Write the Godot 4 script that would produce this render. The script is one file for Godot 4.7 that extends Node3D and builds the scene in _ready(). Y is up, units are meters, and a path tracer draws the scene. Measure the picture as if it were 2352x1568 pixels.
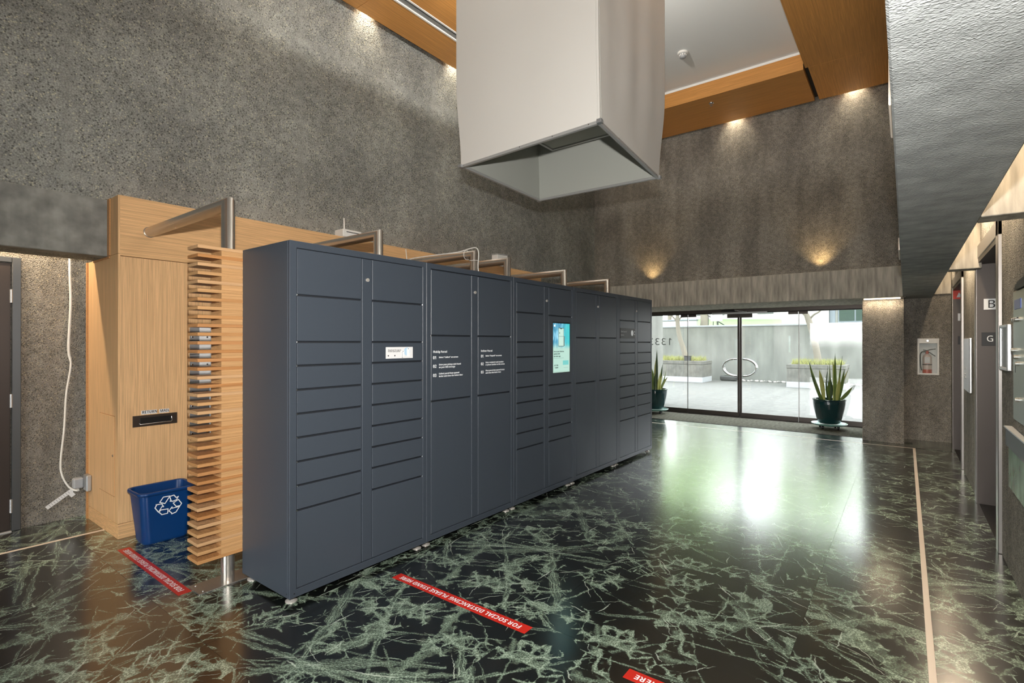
extends Node3D

# ---------------------------------------------------------------- state
var M := {}
var used := {}
var rng := RandomNumberGenerator.new()

# ---------------------------------------------------------------- naming
func numbered(called: String) -> String:
	if not used.has(called):
		used[called] = 0
		return called
	used[called] += 1
	return "%s_%03d" % [called, used[called]]

func thing(called: String, label: String, category: String, at := Vector3.ZERO, group := "") -> Node3D:
	var o := Node3D.new()
	o.name = numbered(called)
	add_child(o)
	o.position = at
	tag(o, label, category, group)
	return o

func tag(o: Node, label: String, category := "", group := "", kind := "") -> Node:
	if label: o.set_meta("label", label)
	if category: o.set_meta("category", category)
	if group: o.set_meta("group", group)
	if kind: o.set_meta("kind", kind)
	return o

# commit a SurfaceTool (vertices in world coordinates) as one mesh under parent
func obj(called: String, s: SurfaceTool, mat: Material, parent: Node3D = null) -> MeshInstance3D:
	var m := MeshInstance3D.new()
	m.mesh = s.commit()
	m.material_override = mat
	if parent == null:
		m.name = numbered(called)
		add_child(m)
	else:
		m.name = called
		parent.add_child(m, true)
		var p: Node3D = parent
		var off := Vector3.ZERO
		while p != self and p != null:
			off += p.position
			p = p.get_parent() as Node3D
		m.position = -off
	return m

func struct(called: String, s: SurfaceTool, mat: Material, label := "") -> MeshInstance3D:
	var m := obj(called, s, mat)
	tag(m, label, "", "", "structure")
	return m

func sroot(called: String, label := "") -> Node3D:
	var o := Node3D.new()
	o.name = numbered(called)
	add_child(o)
	tag(o, label, "", "", "structure")
	return o

# ---------------------------------------------------------------- geometry
func ST() -> SurfaceTool:
	var s := SurfaceTool.new()
	s.begin(Mesh.PRIMITIVE_TRIANGLES)
	return s

func v3(s: SurfaceTool, p: Vector3, n: Vector3, uv := Vector2.ZERO) -> void:
	s.set_normal(n)
	s.set_uv(uv)
	s.add_vertex(p)

# convex polygon facing "out"
func face(s: SurfaceTool, pts: Array, out: Vector3, uvs := []) -> void:
	var a: Vector3 = pts[0]
	var n := Vector3.ZERO
	for i in range(1, pts.size() - 1):
		n += (pts[i] - a).cross(pts[i + 1] - a)
	if n.length() < 1e-12: return
	n = n.normalized()
	var flip := n.dot(out) > 0.0
	if not flip: n = -n
	for i in range(1, pts.size() - 1):
		var j := i + 1 if flip else i
		var k := i if flip else i + 1
		v3(s, pts[0], n, uvs[0] if uvs else Vector2.ZERO)
		v3(s, pts[j], n, uvs[j] if uvs else Vector2.ZERO)
		v3(s, pts[k], n, uvs[k] if uvs else Vector2.ZERO)

# chamfered box between lo and hi, optional transform
func bx(s: SurfaceTool, lo: Vector3, hi: Vector3, bev := 0.0, tf := Transform3D()) -> SurfaceTool:
	var a := Vector3(minf(lo.x, hi.x), minf(lo.y, hi.y), minf(lo.z, hi.z))
	var b := Vector3(maxf(lo.x, hi.x), maxf(lo.y, hi.y), maxf(lo.z, hi.z))
	var c := (a + b) * 0.5
	var h := (b - a) * 0.5
	bev = minf(bev, minf(h.x, minf(h.y, h.z)) * 0.98)
	var pt := func(ax: int, sg: Vector3) -> Vector3:
		var q := Vector3(sg.x * (h.x - (0.0 if ax == 0 else bev)), sg.y * (h.y - (0.0 if ax == 1 else bev)), sg.z * (h.z - (0.0 if ax == 2 else bev)))
		return tf * (c + q)
	for ax in 3:
		for sg in [-1.0, 1.0]:
			var pts := []
			for k in [[-1.0, -1.0], [1.0, -1.0], [1.0, 1.0], [-1.0, 1.0]]:
				var g := Vector3.ZERO
				g[ax] = sg
				g[(ax + 1) % 3] = k[0]
				g[(ax + 2) % 3] = k[1]
				pts.append(pt.call(ax, g))
			var o := Vector3.ZERO
			o[ax] = sg
			face(s, pts, tf.basis * o)
	if bev > 0.0:
		for cx in 3:
			var aa := (cx + 1) % 3
			var bb := (cx + 2) % 3
			for s1 in [-1.0, 1.0]:
				for s2 in [-1.0, 1.0]:
					var g0 := Vector3.ZERO
					g0[aa] = s1
					g0[bb] = s2
					var g1 := g0
					g0[cx] = -1.0
					g1[cx] = 1.0
					var o2 := Vector3.ZERO
					o2[aa] = s1
					o2[bb] = s2
					face(s, [pt.call(aa, g0), pt.call(aa, g1), pt.call(bb, g1), pt.call(bb, g0)], tf.basis * o2)
		for sx in [-1.0, 1.0]:
			for sy in [-1.0, 1.0]:
				for sz in [-1.0, 1.0]:
					var g := Vector3(sx, sy, sz)
					face(s, [pt.call(0, g), pt.call(1, g), pt.call(2, g)], tf.basis * g)
	return s

func box(lo: Vector3, hi: Vector3, bev := 0.0) -> SurfaceTool:
	return bx(ST(), lo, hi, bev)

# smooth tube along points, radius per point or single
func tube(s: SurfaceTool, pts: Array, r, n := 12, caps := true) -> SurfaceTool:
	var rings := []
	var last_u := Vector3.ZERO
	for i in pts.size():
		var d: Vector3
		if i == 0: d = pts[1] - pts[0]
		elif i == pts.size() - 1: d = pts[i] - pts[i - 1]
		else: d = (pts[i + 1] - pts[i]).normalized() + (pts[i] - pts[i - 1]).normalized()
		d = d.normalized()
		var u: Vector3
		if last_u == Vector3.ZERO:
			u = d.cross(Vector3.UP) if absf(d.y) < 0.9 else d.cross(Vector3.RIGHT)
		else:
			u = last_u - d * last_u.dot(d)
		u = u.normalized()
		last_u = u
		var w := d.cross(u)
		var rad: float = r[i] if r is Array else r
		# widen mitre rings
		var ring := []
		var k := 1.0
		if i > 0 and i < pts.size() - 1:
			var cs: float = (pts[i + 1] - pts[i]).normalized().dot((pts[i] - pts[i - 1]).normalized())
			k = 1.0 / maxf(0.5, sqrt(maxf(0.0, (1.0 + cs) * 0.5)))
		var bend := Vector3.ZERO
		if i > 0 and i < pts.size() - 1:
			bend = (pts[i + 1] - pts[i]).normalized() - (pts[i] - pts[i - 1]).normalized()
			if bend.length() > 1e-4: bend = bend.normalized()
		for j in n:
			var a := TAU * j / n
			var dir := u * cos(a) + w * sin(a)
			var off := dir * rad
			off += bend * (off.dot(bend) * (k - 1.0))
			ring.append([pts[i] + off, dir])
		rings.append(ring)
	for i in pts.size() - 1:
		for j in n:
			var j2 := (j + 1) % n
			var q := [rings[i][j], rings[i][j2], rings[i + 1][j2], rings[i + 1][j]]
			quad_n(s, q)
	if caps:
		for e in [0, pts.size() - 1]:
			var poly := []
			for j in n: poly.append(rings[e][j][0])
			var dd: Vector3 = pts[0] - pts[1] if e == 0 else pts[e] - pts[e - 1]
			face(s, poly, dd)
	return s

# quad with per-vertex normals: [[p, n] x4]
func quad_n(s: SurfaceTool, q: Array) -> void:
	for t in [[0, 1, 2], [0, 2, 3]]:
		var a: Vector3 = q[t[0]][0]
		var b: Vector3 = q[t[1]][0]
		var c: Vector3 = q[t[2]][0]
		var g := (b - a).cross(c - a)
		var nn: Vector3 = q[t[0]][1] + q[t[1]][1] + q[t[2]][1]
		var order: Array = [t[0], t[2], t[1]] if g.dot(nn) > 0.0 else t
		for k in order:
			v3(s, q[k][0], q[k][1])

# lathe about the vertical axis: profile [[r, y], ...]
func lathe(s: SurfaceTool, at: Vector3, prof: Array, n := 24) -> SurfaceTool:
	for i in prof.size() - 1:
		var r0: float = prof[i][0]
		var y0: float = prof[i][1]
		var r1: float = prof[i + 1][0]
		var y1: float = prof[i + 1][1]
		var d := Vector2(r1 - r0, y1 - y0)
		if d.length() < 1e-6: continue
		var nr := d.y / d.length()
		var ny := -d.x / d.length()
		for j in n:
			var a0 := TAU * j / n
			var a1 := TAU * (j + 1) / n
			var c0 := Vector3(cos(a0), 0, sin(a0))
			var c1 := Vector3(cos(a1), 0, sin(a1))
			var q := [[at + c0 * r0 + Vector3.UP * y0, c0 * nr + Vector3.UP * ny], [at + c1 * r0 + Vector3.UP * y0, c1 * nr + Vector3.UP * ny],
				[at + c1 * r1 + Vector3.UP * y1, c1 * nr + Vector3.UP * ny], [at + c0 * r1 + Vector3.UP * y1, c0 * nr + Vector3.UP * ny]]
			quad_n(s, q)
	return s

# small disc or cylinder along an axis
func cyl(s: SurfaceTool, a: Vector3, b: Vector3, r: float, n := 16) -> SurfaceTool:
	return tube(s, [a, b], r, n)

# text: basis columns give reading direction, up, facing
func text(called: String, words: String, cap: float, at: Vector3, b: Basis, mat: Material, parent: Node3D, bold := true, align := HORIZONTAL_ALIGNMENT_LEFT, face_name := "Droid Sans") -> MeshInstance3D:
	var t := TextMesh.new()
	var f := SystemFont.new()
	f.font_names = PackedStringArray([face_name])
	f.font_weight = 700 if bold else 400
	t.font = f
	t.font_size = 40
	t.pixel_size = cap / (40.0 * 0.714)
	t.depth = 0.0012
	t.text = words
	t.horizontal_alignment = align
	t.vertical_alignment = VERTICAL_ALIGNMENT_CENTER
	var m := MeshInstance3D.new()
	m.mesh = t
	m.material_override = mat
	if parent == null:
		m.name = numbered(called)
		add_child(m)
		m.transform = Transform3D(b, at)
	else:
		m.name = called
		parent.add_child(m, true)
		var p: Node3D = parent
		var off := Vector3.ZERO
		while p != self and p != null:
			off += p.position
			p = p.get_parent() as Node3D
		m.transform = Transform3D(b, at - off)
	return m

# ---------------------------------------------------------------- materials
func mat(called: String, c: Color, rough := 0.7, metal := 0.0, spec := 0.5) -> StandardMaterial3D:
	var m := StandardMaterial3D.new()
	m.resource_name = called
	m.albedo_color = c
	m.roughness = rough
	m.metallic = metal
	m.metallic_specular = spec
	M[called] = m
	return m

func rgb(r: float, g: float, b: float) -> Color:
	return Color(r / 255.0, g / 255.0, b / 255.0)

func fnl(kind: int, sd: int, freq: float, oct := 1, gain := 0.5) -> FastNoiseLite:
	var f := FastNoiseLite.new()
	f.noise_type = kind
	f.seed = sd
	f.frequency = freq
	f.fractal_type = FastNoiseLite.FRACTAL_FBM if oct > 1 else FastNoiseLite.FRACTAL_NONE
	f.fractal_octaves = oct
	f.fractal_gain = gain
	return f

func grey(f: FastNoiseLite, w: int, h: int, seamless := true) -> PackedByteArray:
	var im := f.get_seamless_image(w, h, false, false, 0.1, true) if seamless else f.get_image(w, h, false, false, true)
	im.convert(Image.FORMAT_L8)
	return im.get_data()

func tex(w: int, h: int, data: PackedByteArray, fmt: int) -> ImageTexture:
	return ImageTexture.create_from_image(Image.create_from_data(w, h, false, fmt, data))

# exposed-aggregate concrete: stones of many tones in a grey matrix, with pits
func aggregate(sd: int, n: int, cell: float, base: Vector3, tint: float) -> Array:
	var cv := fnl(FastNoiseLite.TYPE_CELLULAR, sd, cell)
	cv.cellular_return_type = FastNoiseLite.RETURN_CELL_VALUE
	cv.cellular_distance_function = FastNoiseLite.DISTANCE_EUCLIDEAN
	var cd := fnl(FastNoiseLite.TYPE_CELLULAR, sd, cell)
	cd.cellular_return_type = FastNoiseLite.RETURN_DISTANCE
	cd.cellular_distance_function = FastNoiseLite.DISTANCE_EUCLIDEAN
	var v := grey(cv, n, n)
	var d := grey(cd, n, n)
	var g := grey(fnl(FastNoiseLite.TYPE_SIMPLEX, sd + 7, 0.11, 3, 0.6), n, n)
	var w := grey(fnl(FastNoiseLite.TYPE_SIMPLEX, sd + 9, 0.012, 3), n, n)
	var col := PackedByteArray()
	col.resize(n * n * 3)
	var hgt := PackedByteArray()
	hgt.resize(n * n)
	for i in n * n:
		var vv := v[i] / 255.0
		var dd := d[i] / 255.0
		var gg := g[i] / 255.0
		var k := 0.84 + 0.34 * (gg - 0.5) + 0.16 * (w[i] / 255.0 - 0.5)
		var h := 0.45 + 0.55 * (gg - 0.5)
		var r := 1.0
		var b := 1.0
		if dd < 0.42:
			var e := minf(1.0, (0.42 - dd) * 7.0)
			if vv < 0.17:
				k = lerpf(k, 0.46 + 0.22 * gg, e)
				h = lerpf(h, 0.10, e)
			elif vv < 0.3:
				k = lerpf(k, 0.66 + 0.2 * gg, e * 0.9)
				b = lerpf(1.0, 1.04, e)
			elif vv > 0.9:
				k = lerpf(k, 1.06, e * 0.8)
				h = lerpf(h, 0.8, e)
				b = lerpf(1.0, 0.93, e)
				r = lerpf(1.0, 1.03, e)
			elif vv > 0.72:
				k = lerpf(k, 0.92, e * 0.6)
				h = lerpf(h, 0.7, e)
		else:
			k -= 0.05
			h -= 0.12
		col[i * 3] = clampi(int(base.x * k * r), 0, 255)
		col[i * 3 + 1] = clampi(int(base.y * k), 0, 255)
		col[i * 3 + 2] = clampi(int(base.z * k * b), 0, 255)
		hgt[i] = clampi(int(h * 255.0), 0, 255)
	return [tex(n, n, col, Image.FORMAT_RGB8), tex(n, n, hgt, Image.FORMAT_L8)]

# broad weathering: slow cloudy variation with vertical runs
func stains(sd: int, lo: float, hi: float, warm: float) -> ImageTexture:
	var n := 256
	var a := grey(fnl(FastNoiseLite.TYPE_SIMPLEX, sd, 0.02, 4), n, n)
	var st := fnl(FastNoiseLite.TYPE_SIMPLEX, sd + 3, 0.05, 3)
	var col := PackedByteArray()
	col.resize(n * n * 3)
	for y in n:
		for x in n:
			var i := y * n + x
			var t := TAU * x / n
			var run := st.get_noise_3d(cos(t) * 41.0, sin(t) * 41.0, 9.0 * sin(TAU * y / n)) * 0.5 + 0.5
			var k := lerpf(lo, hi, clampf(0.62 * a[i] / 255.0 + 0.38 * run, 0.0, 1.0))
			col[i * 3] = clampi(int(255.0 * k), 0, 255)
			col[i * 3 + 1] = clampi(int(255.0 * k * (1.0 - warm * 0.35)), 0, 255)
			col[i * 3 + 2] = clampi(int(255.0 * k * (1.0 - warm)), 0, 255)
	return tex(n, n, col, Image.FORMAT_RGB8)

func triplanar(m: StandardMaterial3D, scale: Vector3) -> StandardMaterial3D:
	m.uv1_triplanar = true
	m.uv1_world_triplanar = true
	m.uv1_scale = scale
	m.uv1_triplanar_sharpness = 6.0
	return m

func weather(m: StandardMaterial3D, t: Texture2D, scale: Vector3) -> void:
	m.detail_enabled = true
	m.detail_albedo = t
	m.detail_blend_mode = BaseMaterial3D.BLEND_MODE_MUL
	m.detail_uv_layer = BaseMaterial3D.DETAIL_UV_2
	m.uv2_triplanar = true
	m.uv2_world_triplanar = true
	m.uv2_scale = scale

# wood veneer streaks, grain along the v axis of the texture
func grain(sd: int) -> Array:
	var n := 512
	var fine := fnl(FastNoiseLite.TYPE_SIMPLEX, sd, 0.5, 2)
	var mid := fnl(FastNoiseLite.TYPE_SIMPLEX, sd + 1, 1.0, 3)
	var col := PackedByteArray()
	col.resize(n * n * 3)
	for y in n:
		var ty := TAU * y / n
		var cy := cos(ty)
		var sy := sin(ty)
		for x in n:
			var tx := TAU * x / n
			var ex := cos(tx)
			var fx := sin(tx)
			var a := mid.get_noise_3d(ex * 5.0 + cy * 0.35, fx * 5.0, sy * 0.7)
			var b := fine.get_noise_3d(ex * 75.0 + cy * 1.1, fx * 75.0, sy * 2.2)
			var k := 0.9 + 0.10 * a + 0.10 * b
			if b < -0.36: k -= 0.06
			var i := (y * n + x) * 3
			col[i] = clampi(int(255.0 * k), 0, 255)
			col[i + 1] = clampi(int(255.0 * (k * 1.02 - 0.02)), 0, 255)
			col[i + 2] = clampi(int(255.0 * (k * 1.08 - 0.08)), 0, 255)
	var im := Image.create_from_data(n, n, false, Image.FORMAT_RGB8, col)
	var turned: Image = im.duplicate()
	turned.rotate_90(CLOCKWISE)
	return [ImageTexture.create_from_image(im), ImageTexture.create_from_image(turned)]

# serpentine marble: near-black green ground, pale green breccia webs, straight bands and white threads
func marble() -> ImageTexture:
	var n := 1536
	var wob := grey(fnl(FastNoiseLite.TYPE_SIMPLEX, 31, 0.012, 4, 0.6), n, n, false)
	var cell := func(sd: int, freq: float, amp: float, wf: float) -> PackedByteArray:
		var c := fnl(FastNoiseLite.TYPE_CELLULAR, sd, freq)
		c.cellular_return_type = FastNoiseLite.RETURN_DISTANCE2_SUB
		c.cellular_jitter = 1.2
		c.domain_warp_enabled = true
		c.domain_warp_amplitude = amp
		c.domain_warp_frequency = wf
		c.domain_warp_fractal_type = FastNoiseLite.DOMAIN_WARP_FRACTAL_PROGRESSIVE
		c.domain_warp_fractal_octaves = 4
		c.domain_warp_fractal_gain = 0.55
		return grey(c, n, n, false)
	var e1: PackedByteArray = cell.call(5, 0.0048, 14.0, 0.02)
	var e2: PackedByteArray = cell.call(12, 0.022, 12.0, 0.03)
	var e3: PackedByteArray = cell.call(19, 0.055, 9.0, 0.05)
	var speck := grey(fnl(FastNoiseLite.TYPE_SIMPLEX, 91, 0.13, 4, 0.85), n, n, false)
	var rd := fnl(FastNoiseLite.TYPE_SIMPLEX, 77, 0.008, 5, 0.6)
	rd.fractal_type = FastNoiseLite.FRACTAL_RIDGED
	rd.domain_warp_enabled = true
	rd.domain_warp_amplitude = 30.0
	var ridge := grey(rd, n, n, false)
	var mask := grey(fnl(FastNoiseLite.TYPE_SIMPLEX, 45, 0.0036, 4, 0.6), n, n, false)
	# straight bands and threads, rasterised along their length
	var band := PackedByteArray()
	band.resize(n * n)
	var white := PackedByteArray()
	white.resize(n * n)
	var r := RandomNumberGenerator.new()
	r.seed = 20
	var jag := fnl(FastNoiseLite.TYPE_SIMPLEX, 3, 0.014, 5, 0.6)
	for k in 360:
		var thread := k % 9 < 4
		var p := Vector2(r.randf() * n, r.randf() * n)
		var pick := r.randf()
		var ang := (0.5 if pick < 0.5 else 2.35 if pick < 0.8 else 1.45) + r.randfn(0.0, 0.25)
		var d := Vector2(cos(ang), sin(ang))
		var nn := Vector2(-d.y, d.x)
		var ln := r.randf_range(25.0, 150.0) if thread else r.randf_range(60.0, 240.0) if k % 2 else r.randf_range(200.0, 900.0)
		var wid := r.randf_range(0.6, 2.2) if thread else (absf(r.randfn(0.0, 2.0)) + 1.0) if k % 2 else (absf(r.randfn(0.0, 7.0)) + 3.0)
		var curve := r.randfn(0.0, 0.05)
		var t := 0.0
		while t < ln:
			var f := t / ln
			var off := jag.get_noise_2d(t + k * 400.0, k * 57.0) * (6.0 if thread else 5.0) + curve * t * f * 3.0
			var c := p + d * t + nn * off
			var hw := wid * (0.3 + 0.9 * sin(PI * f)) * (0.8 + 0.7 * jag.get_noise_2d(t * 0.8, k * 91.0 + 13.0))
			var q := -hw
			while q <= hw:
				var xx := int(c.x + nn.x * q)
				var yy := int(c.y + nn.y * q)
				if xx >= 0 and yy >= 0 and xx < n and yy < n:
					var fib := 0.62 + 0.75 * jag.get_noise_2d(t * 0.35 + 31.0, q * 16.0 + k * 333.0)
					var s := int(255.0 * clampf(1.7 - 1.1 * absf(q) / (hw + 0.01), 0.0, 1.0) * (1.0 if thread else clampf(fib, 0.0, 1.0)))
					if thread: white[yy * n + xx] = maxi(white[yy * n + xx], s)
					else: band[yy * n + xx] = maxi(band[yy * n + xx], s)
				q += 0.7
			t += 0.7
	var col := PackedByteArray()
	col.resize(n * n * 3)
	for i in n * n:
		var sp := speck[i] * 0.003921
		var w := wob[i] * 0.003921
		var m0 := mask[i] * 0.003921 + 0.16 * (w - 0.5)
		var mk := clampf((m0 - 0.465) * 6.0, 0.0, 1.0)
		var core := clampf((m0 - 0.61) * 7.0, 0.0, 1.0)
		var a := e1[i] * 0.003921
		var b := e2[i] * 0.003921
		var c3 := e3[i] * 0.003921
		var v := 0.0
		# large broken edges, present only where the slow noise lets them through
		var th := 0.05 * clampf((w - 0.42) * 3.0, 0.0, 1.0) + 0.05 * mk
		if a < th: v = 0.8 * (1.0 - 0.6 * a / th)
		# breccia web inside the busy zones: pale matrix round dark angular pieces
		var t2 := mk * (0.08 + 0.15 * core) * (0.2 + 1.4 * w)
		if b < t2: v = maxf(v, minf(1.0, mk * 1.6) * (1.0 - 0.35 * b / t2))
		var t3 := mk * (0.03 + 0.24 * core) * (0.1 + w)
		if c3 < t3: v = maxf(v, (0.25 * mk + 0.6 * core) * (1.0 - 0.5 * c3 / t3))
		var rg := ridge[i] * 0.003921
		if rg > 0.80: v = maxf(v, (rg - 0.80) * 4.0 * (0.15 + mk))
		v = maxf(v, band[i] * 0.003921)
		v *= clampf(0.28 + 1.15 * sp, 0.0, 1.1)
		v = clampf(v, 0.0, 1.0)
		var wt := maxf(white[i] * 0.003921 * (0.5 + 0.5 * sp), clampf((v - 0.72) * 1.7, 0.0, 0.6))
		var dk := 0.30 + 1.4 * sp * sp
		var warm := 1.0 + 0.3 * (w - 0.5)
		col[i * 3] = int(lerpf(lerpf(26.0 * dk * warm, 148.0, v), 214.0, wt))
		col[i * 3 + 1] = int(lerpf(lerpf(29.0 * dk, 172.0, v), 226.0, wt))
		col[i * 3 + 2] = int(lerpf(lerpf(25.0 * dk / warm, 148.0, v), 210.0, wt))
	return tex(n, n, col, Image.FORMAT_RGB8)

func materials() -> void:
	# concrete
	var ag := aggregate(3, 1024, 0.12, Vector3(212, 215, 211), 0.0)
	var m := triplanar(mat("aggregate concrete", rgb(232, 232, 230), 0.95, 0.0, 0.2), Vector3.ONE * 0.5)
	m.albedo_texture = ag[0]
	m.heightmap_enabled = true
	m.heightmap_texture = ag[1]
	m.heightmap_scale = 0.9
	weather(m, stains(8, 0.72, 1.0, 0.02), Vector3(0.13, 0.13, 0.13))
	m = triplanar(mat("aggregate concrete dark", Color.WHITE, 0.95, 0.0, 0.2), Vector3.ONE * 0.75)
	m.albedo_color = rgb(252, 243, 236)
	m.albedo_texture = ag[0]
	m.heightmap_enabled = true
	m.heightmap_texture = ag[1]
	m.heightmap_scale = 0.8
	weather(m, stains(18, 0.66, 1.0, 0.03), Vector3(0.26, 0.1, 0.26))
	var sm := aggregate(13, 768, 0.07, Vector3(168, 164, 152), 0.0)
	m = triplanar(mat("board concrete", rgb(215, 212, 205), 0.85, 0.0, 0.3), Vector3(0.9, 0.9, 0.9))
	m.heightmap_enabled = true
	m.heightmap_texture = sm[1]
	m.heightmap_scale = 0.16
	var sn := stains(28, 0.6, 1.0, 0.06)
	m.albedo_texture = sn
	m.uv1_scale = Vector3(1.7, 0.3, 1.7)
	m = triplanar(mat("soffit concrete", rgb(196, 202, 204), 0.85, 0.0, 0.25), Vector3(0.75, 0.8, 1.0))
	m.albedo_texture = stains(38, 0.68, 0.92, 0.02)
	m.heightmap_enabled = true
	m.heightmap_texture = ag[1]
	m.heightmap_scale = 0.22
	m = triplanar(mat("band concrete", rgb(176, 177, 172), 0.85, 0.0, 0.3), Vector3(0.9, 0.9, 0.9))
	m.albedo_texture = stains(33, 0.6, 0.92, 0.02)
	m.heightmap_enabled = true
	m.heightmap_texture = sm[1]
	m.heightmap_scale = 0.12
	m = triplanar(mat("paving", rgb(112, 112, 108), 0.9), Vector3.ONE * 0.6)
	m.albedo_texture = stains(48, 0.55, 0.85, 0.02)
	m = triplanar(mat("courtyard concrete", rgb(122, 124, 119), 0.9), Vector3(0.3, 0.12, 0.3))
	m.albedo_texture = stains(58, 0.72, 0.98, 0.02)
	m = triplanar(mat("planter concrete", rgb(104, 104, 99), 0.9), Vector3(0.9, 0.5, 0.9))
	m.albedo_texture = stains(53, 0.6, 1.0, 0.04)
	mat("planter paint", rgb(138, 141, 142), 0.8)
	# wood
	var gr := grain(4)
	m = triplanar(mat("oak veneer upright", rgb(240, 194, 142), 0.5, 0.0, 0.4), Vector3(3.2, 0.45, 3.2))
	m.albedo_texture = gr[0]
	m = triplanar(mat("oak veneer level", rgb(240, 192, 138), 0.5, 0.0, 0.4), Vector3(3.2, 3.2, 0.45))
	m.albedo_texture = gr[1]
	for q in [["ceiling veneer along", Vector3(3.2, 3.2, 0.4), gr[0]], ["ceiling veneer across", Vector3(0.4, 3.2, 3.2), gr[1]]]:
		m = triplanar(mat(q[0], rgb(224, 160, 88), 0.5, 0.0, 0.4), q[1])
		m.albedo_texture = q[2]
	var tones := [rgb(206, 152, 98), rgb(198, 140, 86), rgb(212, 164, 112), rgb(203, 146, 94), rgb(216, 172, 126)]
	for k in tones.size():
		m = triplanar(mat("slat wood %d" % k, tones[k], 0.45, 0.0, 0.4), Vector3(5.0, 5.0, 0.6))
		m.albedo_texture = gr[1]
		m.uv1_offset = Vector3(k * 0.37, k * 0.21, k * 0.53)
	# metal
	m = triplanar(mat("brushed steel", rgb(196, 189, 180), 0.27, 0.86), Vector3.ONE)
	mat("bronze metal", rgb(78, 72, 68), 0.42, 0.7)
	mat("elevator steel", rgb(74, 68, 64), 0.45, 0.5)
	mat("elevator edge", rgb(150, 146, 142), 0.35, 0.85)
	mat("chrome", rgb(215, 215, 215), 0.12, 1.0)
	mat("slot bronze", rgb(66, 56, 48), 0.4, 0.4)
	mat("lock metal", rgb(205, 200, 192), 0.35, 0.45)
	mat("aluminium", rgb(190, 192, 194), 0.4, 0.8)
	mat("dark metal", rgb(40, 38, 36), 0.45, 0.6)
	mat("black plastic", rgb(16, 16, 17), 0.5)
	mat("door frame steel", rgb(96, 98, 100), 0.4, 0.75)
	mat("door bronze", rgb(70, 62, 58), 0.4, 0.6)
	mat("panel steel", rgb(150, 156, 146), 0.3, 0.85)
	# paint and plastics
	mat("locker paint", rgb(61, 68, 77), 0.42, 0.0, 0.45)
	mat("locker paint frame", rgb(59, 66, 75), 0.42, 0.0, 0.45)
	mat("locker gap", rgb(28, 32, 38), 0.6)  # darker than the paint, for shade in the door gaps
	mat("white paint", rgb(236, 238, 236), 0.8)
	mat("white plastic", rgb(232, 230, 224), 0.5)
	mat("grey plastic", rgb(160, 162, 164), 0.5)
	mat("paper", rgb(225, 225, 225), 0.8)
	mat("ink", rgb(22, 22, 24), 0.7)
	mat("print white", rgb(235, 238, 240), 0.6)
	mat("teal ink", rgb(90, 150, 180), 0.7)
	mat("pale blue ink", rgb(178, 208, 230), 0.7)
	mat("bin blue", rgb(5, 54, 108), 0.35, 0.0, 0.5)
	mat("tape red", rgb(196, 40, 28), 0.35, 0.0, 0.5)
	mat("sign red", rgb(230, 62, 36), 0.5)
	mat("extinguisher red", rgb(190, 60, 25), 0.3)
	mat("extinguisher shell", rgb(215, 196, 186), 0.35)  # pale tone stands for reflection in the cabinet pane
	mat("trim stone", rgb(222, 208, 192), 0.35)
	mat("display blue", rgb(20, 60, 150), 0.3)
	m = mat("lantern fabric", rgb(206, 203, 197), 0.9, 0.0, 0.2)
	m.backlight_enabled = true
	m.backlight = Color(0.12, 0.12, 0.12)
	mat("lantern lining", rgb(172, 174, 167), 0.85, 0.0, 0.2)
	mat("lantern trim", rgb(168, 168, 166), 0.4, 0.3)
	m = mat("glazed ceramic", rgb(16, 48, 50), 0.12, 0.0, 0.6)
	mat("saucer glaze", rgb(110, 150, 140), 0.15, 0.0, 0.6)
	mat("soil", rgb(60, 48, 38), 1.0)
	for q in [["blade green", rgb(96, 116, 48)], ["blade dark", rgb(52, 72, 36)], ["blade yellow", rgb(168, 170, 92)]]:
		m = mat(q[0], q[1], 0.4)
		m.backlight_enabled = true
		m.backlight = Color(0.15, 0.18, 0.06)
	m = triplanar(mat("entrance mat", rgb(128, 128, 118), 1.0, 0.0, 0.1), Vector3.ONE * 2.5)
	m.albedo_texture = stains(68, 0.6, 1.0, 0.04)
	m = mat("pane", Color(0.9, 0.97, 0.94, 0.06), 0.02)
	m.transparency = BaseMaterial3D.TRANSPARENCY_ALPHA
	m = mat("bark", rgb(104, 98, 86), 0.9)
	m = mat("leaf", rgb(120, 160, 62), 0.6)
	m.backlight_enabled = true
	m.backlight = Color(0.5, 0.6, 0.2)
	mat("grass", rgb(86, 112, 50), 0.9)
	mat("dry grass", rgb(122, 124, 66), 0.9)
	mat("lawn", rgb(72, 98, 50), 0.95)
	mat("pebble", rgb(150, 146, 138), 0.8)
	mat("pebble dark", rgb(96, 94, 90), 0.8)
	mat("house white", rgb(150, 149, 144), 0.9)
	mat("house grey", rgb(100, 106, 112), 0.9)
	mat("house glass", rgb(44, 56, 52), 0.15)
	m = mat("lamp tube", Color.WHITE)
	m.emission_enabled = true
	m.emission = rgb(255, 232, 196)
	m.emission_energy_multiplier = 2.0
	# floor
	m = mat("serpentine marble", Color.WHITE, 0.2, 0.0, 0.7)
	m.albedo_texture = marble()
	m.clearcoat_enabled = true
	m.clearcoat = 0.8
	m.clearcoat_roughness = 0.2
	m = triplanar(mat("green marble", rgb(205, 255, 225), 0.2), Vector3.ONE * 0.6)
	m.albedo_texture = stains(88, 0.5, 0.85, 0.05)

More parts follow.
